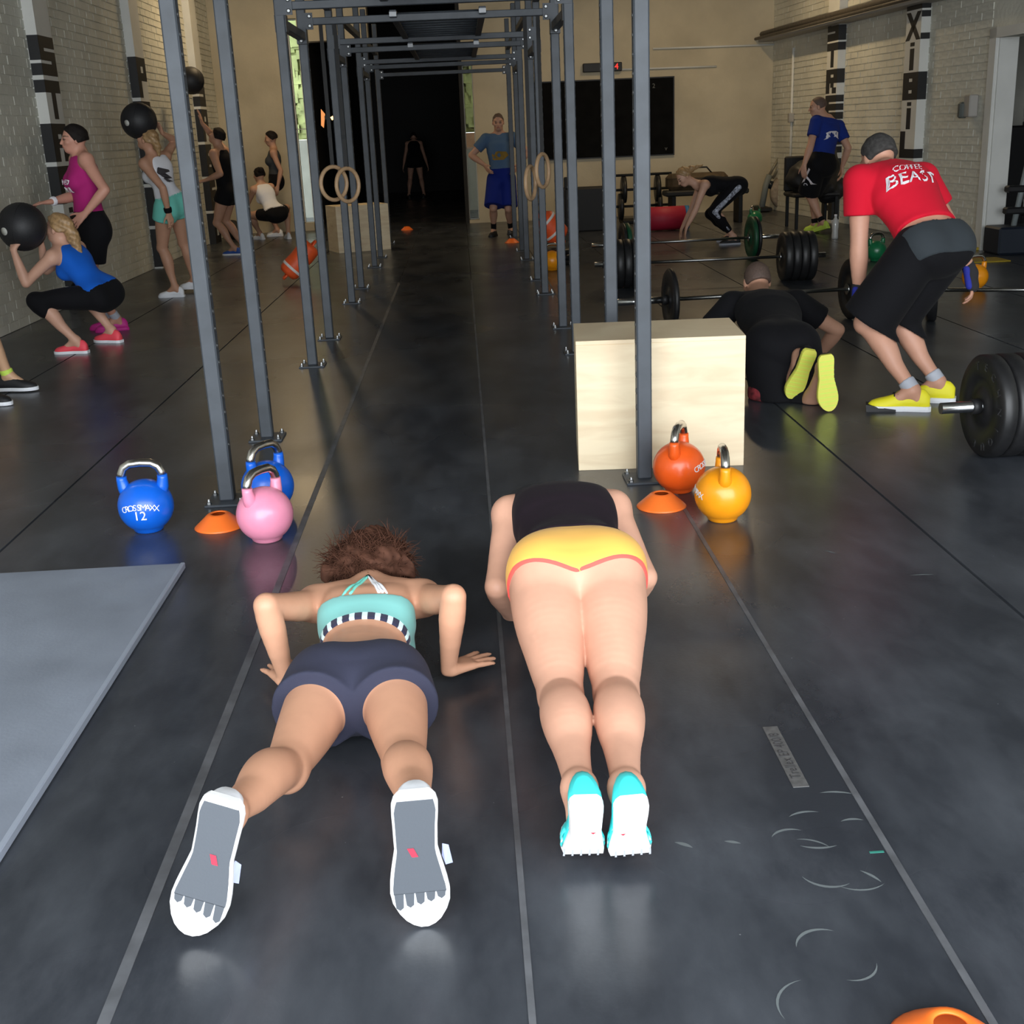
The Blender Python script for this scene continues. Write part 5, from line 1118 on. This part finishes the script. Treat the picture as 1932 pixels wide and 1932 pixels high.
c = SQ.hc; SQ.hair(MATS['hair_blond'], cut=.03, extra=[Seg(c+A(.07, -.02, .04), c+A(.11, -.03, -.06), .05, .045), Seg(c+A(.11, -.03, -.06), c+A(.13, -.03, -.17), .045, .03), Seg(c+A(.13, -.03, -.17), c+A(.16, -.03, -.24), .03, .012)], noise=.003, label='wavy blonde ponytail')
for i in (0, 1): build_shoe(SQ, i, upper='shoe_coral', sole='shoe_white', laces='shoe_white')
# ---- pink tank woman
PK = Person('person', 'standing woman in pink tank top and black shorts, one hand at her hip', P(172, 432, Y=10.0), P(152, 294, Y=10.0), (-.85, -.5, 0),
    [rest_shoe(P(236, 622, Z=0), (-.85, -.35, 0)), rest_shoe((-2.97, 10.2, 0), (-.9, -.1, 0))], [P(160, 404, Y=9.72), P(94, 381, Y=9.82)], H=1.67, girth=1.08, head=P(140, 264, Y=9.98), headf=(-.9, -.4, .05),
    elbowpole=[A(.8, -.3, -.3), A(.3, .3, -.9)], hands=[dict(d=A(-.75, -.15, -.6), n=A(.2, .9, -.2), curl=.15, spread=.3), dict(d=A(-1, -.05, -.05), n=A(0, 0, -1), curl=.3)], skin=(.56, .28, .20))
PK.body(); pants(PK, 'shorts', MATS['cloth_black'], .62, inf=.014, flare=(.10, .108)); tank(PK, 'tank_top', MATS['cloth_pink'], .012, .02, .10); PK.hair(MATS['hair_dark'], cut=.05)
decal(PK, 'WE DO\nMORE', .06, white_print, T_(PK, .60)+PK.fwd*.1, np.cross(A(0, 0, 1), PK.fwd), A(0, 0, 1), sel=lambda t, g: g == 'torso', shear=.3)
band(PK, 1, 'fore', .80, .93, 'watch', MATS['cloth_white'])
for i in (0, 1): build_shoe(PK, i, upper='shoe_magenta', sole='shoe_magenta', laces='shoe_white'); sock(PK, i, 'sock', MATS['shoe_sock'])
# ---- white tank woman
WT = Person('person', 'woman in white tank top and aqua shorts facing the wall under a ball', P(322, 388, Y=12.2), P(290, 296, Y=12.15), (-.85, .5, -.2),
    [rest_shoe(P(343, 560, Z=0), (-.97, .05, 0)), rest_shoe(P(343, 560, Z=0)+A(.13, .3, 0), (-.9, .3, 0))], [P(318, 402, Y=12.0), B2+A(.17, .16, -.12)], H=1.66, head=P(278, 264, Y=12.12), headf=(-.9, .35, .4), headu=(.4, -.1, 1),
    elbowpole=[A(.6, -.5, -.2), A(.2, .5, -1)], hands=[dict(d=A(.2, -.1, -1), n=A(-.6, .6, 0), curl=.4), dict(d=A(-.4, 0, .9), n=A(-.8, -.5, 0), curl=.2, spread=.5)], skin=(.52, .28, .18))
WT.body(); pants(WT, 'shorts', MATS['cloth_aqua'], .30, inf=.010, flare=(.097, .104)); tank(WT, 'tank_top', MATS['cloth_white'], .010, .16, .10)
c = WT.hc; WT.hair(MATS['hair_blond'], cut=.03, extra=[Seg(c+A(.06, -.05, .03), c+A(.10, -.06, -.06), .045, .035), Seg(c+A(.10, -.06, -.06), c+A(.11, -.06, -.14), .035, .015)], noise=.003)
grey_print = mat('dark_print', (.05, .045, .05), .8)
decal(WT, None, 0, grey_print, T_(WT, .60)-WT.fwd*.1+WT.r*-.03, A(.5, -.0, .0)+A(0, -.2, 0), A(.2, 0, 1), poly=[(-.02, .08), (.01, .06), (.03, -.01), (.05, -.05), (.02, -.06), (.0, -.02), (-.03, .03)], sel=lambda t, g: g == 'torso')
band(WT, 0, 'fore', .78, .98, 'wristband', MATS['cloth_black'], .007)
for i in (0, 1): build_shoe(WT, i, upper='shoe_white', sole='shoe_white')
# ---- black tank man, arm up
BT = Person('person', 'man in black tank top raising an arm under the highest ball', P(430, 372, Y=16.7)+A(0, 0, .05), P(414, 284, Y=16.7), (-.95, .3, 0),
    [rest_shoe((-3.08, 16.6, 0), (-.95, .2, 0)), rest_shoe((-3.02, 16.92, 0), (-.95, .3, 0))], [P(388, 340, Y=16.5), P(381, 232, Y=16.85)], H=1.66, male=True, head=P(409, 258, Y=16.7), headf=(-.85, .3, .5), headu=(.5, 0, .9),
    elbowpole=[A(.5, -.4, -.5), A(.3, .6, -.6)], hands=[dict(d=A(-.9, 0, -.2), n=A(0, .3, -1), curl=.3), dict(d=A(-.1, 0, 1), n=A(-.9, 0, .1), curl=.15, spread=.6)], skin=(.50, .28, .19), voxel=.008)
BT.body(); pants(BT, 'shorts', MATS['cloth_black'], .30, inf=.012, flare=(.10, .11)); tank(BT, 'tank_top', MATS['cloth_black'], .011, .02, .115); BT.hair(MATS['hair_dark'], cut=.045)
for i in (0, 1): build_shoe(BT, i, upper='shoe_blue', sole='shoe_sole')
# ---- grey tank person by the back wall
GT = Person('person', 'person in grey tank top standing side-on against the back wall', P(521, 346, Y=19.7)+A(0, 0, .03), P(516, 284, Y=19.7), (-.97, -.1, 0),
    [rest_shoe((-2.93, 19.6, 0), (-1, 0, 0)), rest_shoe((-2.96, 19.8, 0), (-1, .1, 0))], [P(524, 352, Y=19.45), P(512, 352, Y=19.9)], H=1.66, head=P(511, 262, Y=19.7), headf=(-.97, -.1, -.1), elbowpole=A(1, 0, 0), skin=(.50, .28, .19), voxel=.009)
GT.body(); pants(GT, 'shorts', MATS['cloth_black'], .30, inf=.012); tank(GT, 'tank_top', MATS['cloth_grey'], .011, .05, .10); GT.hair(MATS['hair_dark'], cut=.04)
for i in (0, 1): build_shoe(GT, i, upper='shoe_white', sole='shoe_white')
# ---- squatting person in white
WS = Person('person', 'person in white top and black shorts squatting with back turned', P(520, 408, Y=18.7)+A(0, 0, .03), P(493, 352, Y=18.9), (-.6, .75, -.3),
    [rest_shoe(P(496, 452, Z=0), (-.75, .65, 0)), rest_shoe((P(545, 440, Y=18.95)[0], 18.95, 0), (-.3, .9, 0))], [P(478, 360, Y=19.1), P(500, 350, Y=19.3)], H=1.64, head=P(489, 331, Y=18.95), headf=(-.7, .7, 0), headu=(0, 0, 1), kneepole=[A(-1, .2, .4), A(.1, 1, .4)], elbowpole=[A(-.5, -.3, -1), A(.3, .3, -1)], skin=(.54, .31, .21), voxel=.008)
WS.body(); pants(WS, 'shorts', MATS['cloth_black'], .55, top=.16, inf=.012); tank(WS, 'tank_top', MATS['cloth_white'], .012, .05, .10); c = WS.hc; WS.hair(MATS['hair_dark'], cut=.04, extra=[Ell(c+A(.05, -.08, .08), .045)])
for i in (0, 1): build_shoe(WS, i, upper='shoe_white', sole='shoe_white')
# ---- coach
CO = Person('person', 'coach in blue T-shirt and cobalt shorts standing with hands on hips', P(946, 338, Y=17.6), P(941, 256, Y=17.6), (-.1, -1, 0),
    [rest_shoe(P(962, 443, Z=0), (.25, -.97, 0)), rest_shoe(P(934, 445, Z=0), (-.3, -.95, 0))], [P(976, 312, Y=17.5), P(915, 312, Y=17.5)], H=1.72, male=True, head=P(940, 231, Y=17.55), headf=(-.05, -1, -.1), headu=(0, 0, 1),
    elbowpole=[A(1, .3, 0), A(-1, .3, 0)], hands=[dict(d=A(-.35, -.5, -.6), n=A(-.9, .3, 0), curl=.3), dict(d=A(.35, -.5, -.6), n=A(.9, .3, 0), curl=.3)], skin=(.52, .29, .20), voxel=.008)
CO.body(); tshirt(CO, 'shirt', MATS['cloth_coachblue'], .014, .0, .6); pants(CO, 'shorts', MATS['cloth_cobalt'], .93, inf=.018, flare=(.105, .118)); CO.hair(MATS['hair_stubble'], cut=.045, inf=.004)
gold = mat('gold_print', (.25, .15, .02), .8)
decal(CO, None, 0, gold, T_(CO, .55)+CO.fwd*.12, A(1, 0, 0), A(0, 0, 1), poly=[(-.14, -.02), (-.08, -.06), (.06, -.06), (.13, 0), (.10, .05), (-.02, .06), (-.10, .04)], sel=lambda t, g: g == 'torso')
for i in (0, 1):
    build_shoe(CO, i, upper='shoe_black', sole='shoe_black'); sock(CO, i, 'sock', MATS['cloth_black'], .45)
# ---- blonde woman bending to the floor
BL = Person('person', 'blonde woman in black bending down with both hands reaching the floor', P(1388, 354, Y=15.0), P(1320, 352, Y=15.0), (-.15, -.15, -1),
    [rest_shoe(P(1392, 462, Y=14.85)*A(1, 1, 0), (-1, -.05, 0)), rest_shoe(P(1392, 462, Y=14.85)*A(1, 0, 0)+A(.05, 15.22, 0), (-1, .1, 0))], [P(1294, 432, Y=14.85), P(1284, 436, Y=15.15)], H=1.66, head=P(1291, 334, Y=14.98), headf=(-.75, -.2, -.55), headu=(-.5, 0, .9),
    kneepole=A(-1, -.1, .1), elbowpole=A(1, 0, .2), hands=[dict(d=A(-.25, -.05, -1), n=A(1, 0, 0), curl=.25), dict(d=A(-.25, 0, -1), n=A(1, 0, 0), curl=.25)], skin=(.58, .34, .24), bend=.07, voxel=.008)
BL.body(); pants(BL, 'leggings', MATS['cloth_black'], 1.72, inf=.007); tank(BL, 'tank_top', MATS['cloth_black'], .009, .06, .10)
patt = mat('leg_pattern', (.30, .32, .38), .8, noise=.9, nscale=45)
for i in (0,):
    a, b, c = BL.hip[i], BL.knee[i], BL.ank[i]; off = A(0, -.052, 0)
    BL.solid('side_panel', patt, [Seg(a+off*1.25, b+off*.75, .042, .032), Seg(b+off*.75, b+(c-b)*.72+off*.5, .032, .022)], h=.006, label='grey patterned side panel')
c = BL.hc; BL.hair(MATS['hair_blond'], cut=.035, extra=[Ell(c+A(.08, .0, .09), .04), Seg(c+A(.08, 0, .09), c+A(.22, 0, .13), .035, .012)], noise=.003)
for i in (0, 1): build_shoe(BL, i, upper='shoe_black', sole='shoe_sock', laces='shoe_white')
# ---- man in blue T-shirt
bx = P(1548, 440, Z=0); bX, bY = bx[0], bx[1]
BM = Person('person', 'man in royal blue T-shirt and black shorts walking, head turned aside', A(bX-.02, bY, .87), A(bX+.06, bY+.06, 1.40), (-.45, .9, 0),
    [rest_shoe((bX+.06, bY-.08, .06), (-.5, .8, -.25)), rest_shoe((bX+.03, bY+.25, 0), (-.4, .9, 0))], [P(1513, 326, Y=bY-.2), A(bX+.30, bY+.15, .82)], H=1.76, male=True, head=P(1543, 202, Y=bY+.02), headf=(-.95, .25, -.1), headu=(0, 0, 1),
    kneepole=A(-.45, .9, 0), elbowpole=A(.5, -.8, 0), hands=[dict(d=A(0, 0, -1), n=A(.6, .6, 0), curl=.4), dict(d=A(0, 0, -1), n=A(-.6, 0, 0), curl=.4)], skin=(.52, .29, .20))
BM.body(); tshirt(BM, 'shirt', MATS['cloth_royal'], .014, -.02, .62); pants(BM, 'shorts', MATS['cloth_black'], .96, inf=.018, flare=(.11, .125)); BM.hair(MATS['hair_stubble'], cut=.03, inf=.003, noise=.0005)
bk = -BM.fwd; rx = np.cross(A(0, 0, 1), bk); sel_t = lambda t, g: g == 'torso'
decal(BM, None, 0, white_print, T_(BM, .66)+bk*.12, rx, A(0, 0, 1), poly=[(-.13, -.05), (-.10, -.03), (-.10, .035), (-.05, .052), (.05, .052), (.10, .035), (.10, -.03), (.13, -.05), (.09, -.04), (.05, -.018), (-.05, -.018), (-.09, -.04)], sel=sel_t)
decal(BM, 'BOX 07', .045, MATS['cloth_royal'], T_(BM, .665)+bk*.12+A(0, 0, .016), rx, A(0, 0, 1), sel=sel_t, lift=.006)
sd = nrm(A(-.85, -.5, 0)); sx = np.cross(A(0, 0, 1), sd); hl0 = BM.hip[0]+(BM.knee[0]-BM.hip[0])*.4; sel_l = lambda t, g: t in ('thigh', 'pelvis', 'glute')
for poly in ([(-.09, .09), (-.07, .11), (.11, -.09), (.09, -.11)], [(.09, .11), (.11, .09), (-.07, -.11), (-.09, -.09)]): decal(BM, None, 0, white_print, hl0, sx, A(0, 0, 1), poly=poly, sel=sel_l, inf=.054)
decal(BM, 'CF', .07, gold, hl0+A(0, 0, .15)-sx*.02, A(0, 0, -1), sx, sel=sel_l, inf=.054); decal(BM, '07L', .09, white_print, hl0-A(0, 0, .15)-sx*.02, A(0, 0, -1), sx, sel=sel_l, inf=.058)
for i in (0, 1): build_shoe(BM, i, upper='shoe_lime', sole='shoe_lime'); sock(BM, i, 'sock', MATS['cloth_black'])
# ---- man in red bending forward
RM = Person('person', 'man in red T-shirt and black shorts bending forward in yellow trainers', A(2.37, 6.05, .80), P(1676, 330, Y=6.40), (-.28, .75, -.55),
    [rest_shoe((2.305, 5.87, 0), (-.94, .30, 0)), rest_shoe((2.50, 6.03, 0), (-.90, .42, 0))], [P(1620, 572, Y=6.30), P(1841, 532, Y=6.42)], H=1.80, male=True, head=P(1657, 300, Y=6.56), headf=(-.25, .85, -.5), headu=(-.1, .5, .8),
    right=(.95, .30, -.02), rightP=(.93, .36, 0), kneepole=[A(-.7, .6, 0), A(-.7, .6, 0)], elbowpole=[A(-.3, -.7, .2), A(.6, -.7, .2)], hands=[dict(d=A(.05, .05, -1), n=A(.7, .3, 0), curl=.55), dict(d=A(.25, .1, -1), n=A(-.7, .4, -.2), curl=.45, spread=.3)], skin=(.55, .29, .20), bend=.04)
RM.body(); tshirt(RM, 'shirt', MATS['cloth_red'], .016, .21, .55, loose=.0); o = pants(RM, 'shorts', MATS['cloth_black'], .95, top=.13, inf=.018, flare=(.112, .125), label='black shorts with a charcoal back yoke')
RM.cloth('yoke', MATS['cloth_charcoal'], sub('pelvis', 'glute', 'waist'), .0225, {'torso': [(T_(RM, .125), RM.u), (RM.pel-RM.u*.10, -RM.u+RM.fwd*.2)]}, h=.0082)
RM.hair(MATS['hair_grey'], cut=.03, inf=.007, noise=.0015)
bkr = nrm(-RM.fwd); decal(RM, 'BEAST', .105, white_print, T_(RM, .66)+bkr*.12-RM.r*.035, RM.r, RM.u, shear=.25, inf=.02, sel=sel_t); decal(RM, 'COFFEE', .05, white_print, T_(RM, .80)+bkr*.12-RM.r*.03, RM.r, RM.u, shear=.25, inf=.02, sel=lambda t, g: g == 'torso' and t != 'neck')
decal(RM, None, 0, MATS['shoe_redtag'], RM.hip[0]+(RM.knee[0]-RM.hip[0])*.80, A(.95, .3, 0), A(0, 0, 1), poly=[(-.018, 0), (.018, 0), (0, .03)], inf=.056, sel=sel_l); decal(RM, None, 0, white_print, RM.hip[0]+(RM.knee[0]-RM.hip[0])*.86, A(.95, .3, 0), A(0, 0, 1), poly=[(-.02, -.014), (.02, -.014), (.02, .012), (-.02, .012)], inf=.056, sel=sel_l)
wrapb = mat('wrap_black', (.02, .019, .022), .9); wrapu = mat('wrap_blue', (.015, .025, .30), .8)
for i in (0, 1):
    w, e_ = RM.wr[i], RM.el[i]; hd = nrm((A(.05, .05, -1), A(.25, .1, -1))[i])
    g_ = RM.solid('glove', wrapb, [Seg(w+(e_-w)*.18, w, .036, .036), Seg(w, w+hd*.075, .042, .046, (A(.7, .3, 0), A(-.7, .4, -.2))[i], .72)], h=.006, label='black wrist wrap'); sd_ = (-1 if i == 0 else -1)
    RM.solid('glove_trim', wrapu, [Seg(w+(e_-w)*.12+A(sd_*.022, -.02, 0), w+hd*.07+A(sd_*.026, -.02, 0), .020, .022)], h=.006, parent=g_)
    up_, Wf, L = build_shoe(RM, i, L=.285, upper='shoe_yellow', sole='shoe_white', laces='shoe_black', soleth=.026); sock(RM, i, 'sock', MATS['shoe_sock'], .86)
    MB().add([Wf((x, y, z)) for x, y, z in ((-.055, L*.55, -.001), (.055, L*.55, -.001), (.055, L*1.03, -.001), (-.055, L*1.03, -.001), (-.056, L*.55, .012), (.056, L*.55, .012), (.04, L*1.04, .034), (-.04, L*1.04, .034))], [(0, 3, 2, 1), (4, 5, 6, 7), (0, 1, 5, 4), (1, 2, 6, 5), (2, 3, 7, 6), (3, 0, 4, 7)]).build('toe_guard', MATS['shoe_black'], up_)
# ---- man in push-up position, yellow soles
PM = Person('person', 'man in black T-shirt in push-up position showing yellow shoe soles', P(1474, 655, Z=.27), P(1440, 570, Z=.42), (.0, .1, -1),
    [shoe_on(P(1526, 672, Z=.27), P(1488, 758, Z=.01), (-.1, 1, .1)), shoe_on(P(1560, 682, Z=.27), P(1566, 778, Z=.0), (.05, 1, .1))], [A(1.5, 7.1, .05), A(2.12, 7.15, .05)], H=1.72, male=True, head=P(1428, 532, Z=.50), headf=(-.05, .95, -.35), headu=(0, .3, 1),
    kneepole=A(0, 0, -1), elbowpole=[A(-.8, -.5, .2), A(.8, -.5, .2)], hands=[dict(d=A(-.1, 1, 0), n=A(0, 0, -1), curl=.05), dict(d=A(.1, 1, 0), n=A(0, 0, -1), curl=.05)], skin=(.50, .27, .18))
PM.body(); tshirt(PM, 'shirt', MATS['cloth_black'], .016, .02, .6); pants(PM, 'shorts', MATS['cloth_black'], .80, inf=.018, flare=(.11, .12)); PM.hair(MATS['hair_stubble'], cut=.03, inf=.004, noise=.0005)
flo = mat('floral_red', (.16, .015, .02), .8, noise=.9, nscale=30)
PM.solid('side_print', flo, [Seg(PM.hip[0]+(PM.knee[0]-PM.hip[0])*.55+A(-.03, 0, -.01), PM.hip[0]+(PM.knee[0]-PM.hip[0])*.84+A(-.02, 0, -.01), .115, .118)], [(PM.hip[0]+(PM.knee[0]-PM.hip[0])*.86, PM.knee[0]-PM.hip[0])], h=.0082, label='red patterned hem', floor=True)
for i in (0, 1):
    up_, Wf, L = build_shoe(PM, i, L=.285, upper='shoe_black', sole='shoe_yellowsole', soleth=.02, wide=1.05); mb = MB()
    for t in np.linspace(.1, .92, 11): w = np.interp(t, [a for a, _ in SW], [b for _, b in SW])*PM.s; mb.box((-w, t*L-.002, -.0015), (w, t*L+.002, .001))
    mb.v = [Wf(p) for p in mb.v]; mb.build('tread_rib', MATS['shoe_lime'], up_)
# ---- person at the edge of the frame
EP = Person('person', 'person at the aisle edge with black and lime trainers, mostly out of view', A(-3.20, 7.45, .88), A(-3.36, 7.42, 1.38), (.8, -.4, 0),
    [rest_shoe((-3.01, 7.62, 0), (.95, -.1, 0)), rest_shoe((-3.02, 7.25, 0), (.9, -.3, 0))], [A(-3.25, 7.75, .85), A(-3.3, 7.15, .85)], H=1.68, skin=(.55, .33, .20), voxel=.008)
EP.body(); pants(EP, 'shorts', MATS['cloth_black'], .4, inf=.012); tank(EP, 'tank_top', MATS['cloth_grey']); EP.hair(MATS['hair_brown'])
for i in (0, 1): build_shoe(EP, i, upper='shoe_black', sole='shoe_white', laces='shoe_lime')
for i in (0, 1): sock(EP, i, 'sock', MATS['shoe_lime'], .9)
# ---- faint figure in the dark hall
q = P(788, 400, Y=29.5)
DP = Person('person', 'dim figure with bare legs standing at the edge of the dark hall', A(q[0], 29.6, .87), A(q[0], 29.9, 1.28), (0, .9, -.3),
    [rest_shoe((q[0]-.17, 29.4, 0), (-.2, 1, 0)), rest_shoe((q[0]+.17, 29.4, 0), (.2, 1, 0))], [A(q[0]-.3, 30.0, .7), A(q[0]+.3, 30.0, .7)], H=1.66, skin=(.52, .29, .20), voxel=.009)
DP.body(); pants(DP, 'shorts', MATS['cloth_black'], .4, inf=.012); tank(DP, 'tank_top', MATS['cloth_black']); DP.hair(MATS['hair_dark'])
for i in (0, 1): build_shoe(DP, i, upper='shoe_black', sole='shoe_black')
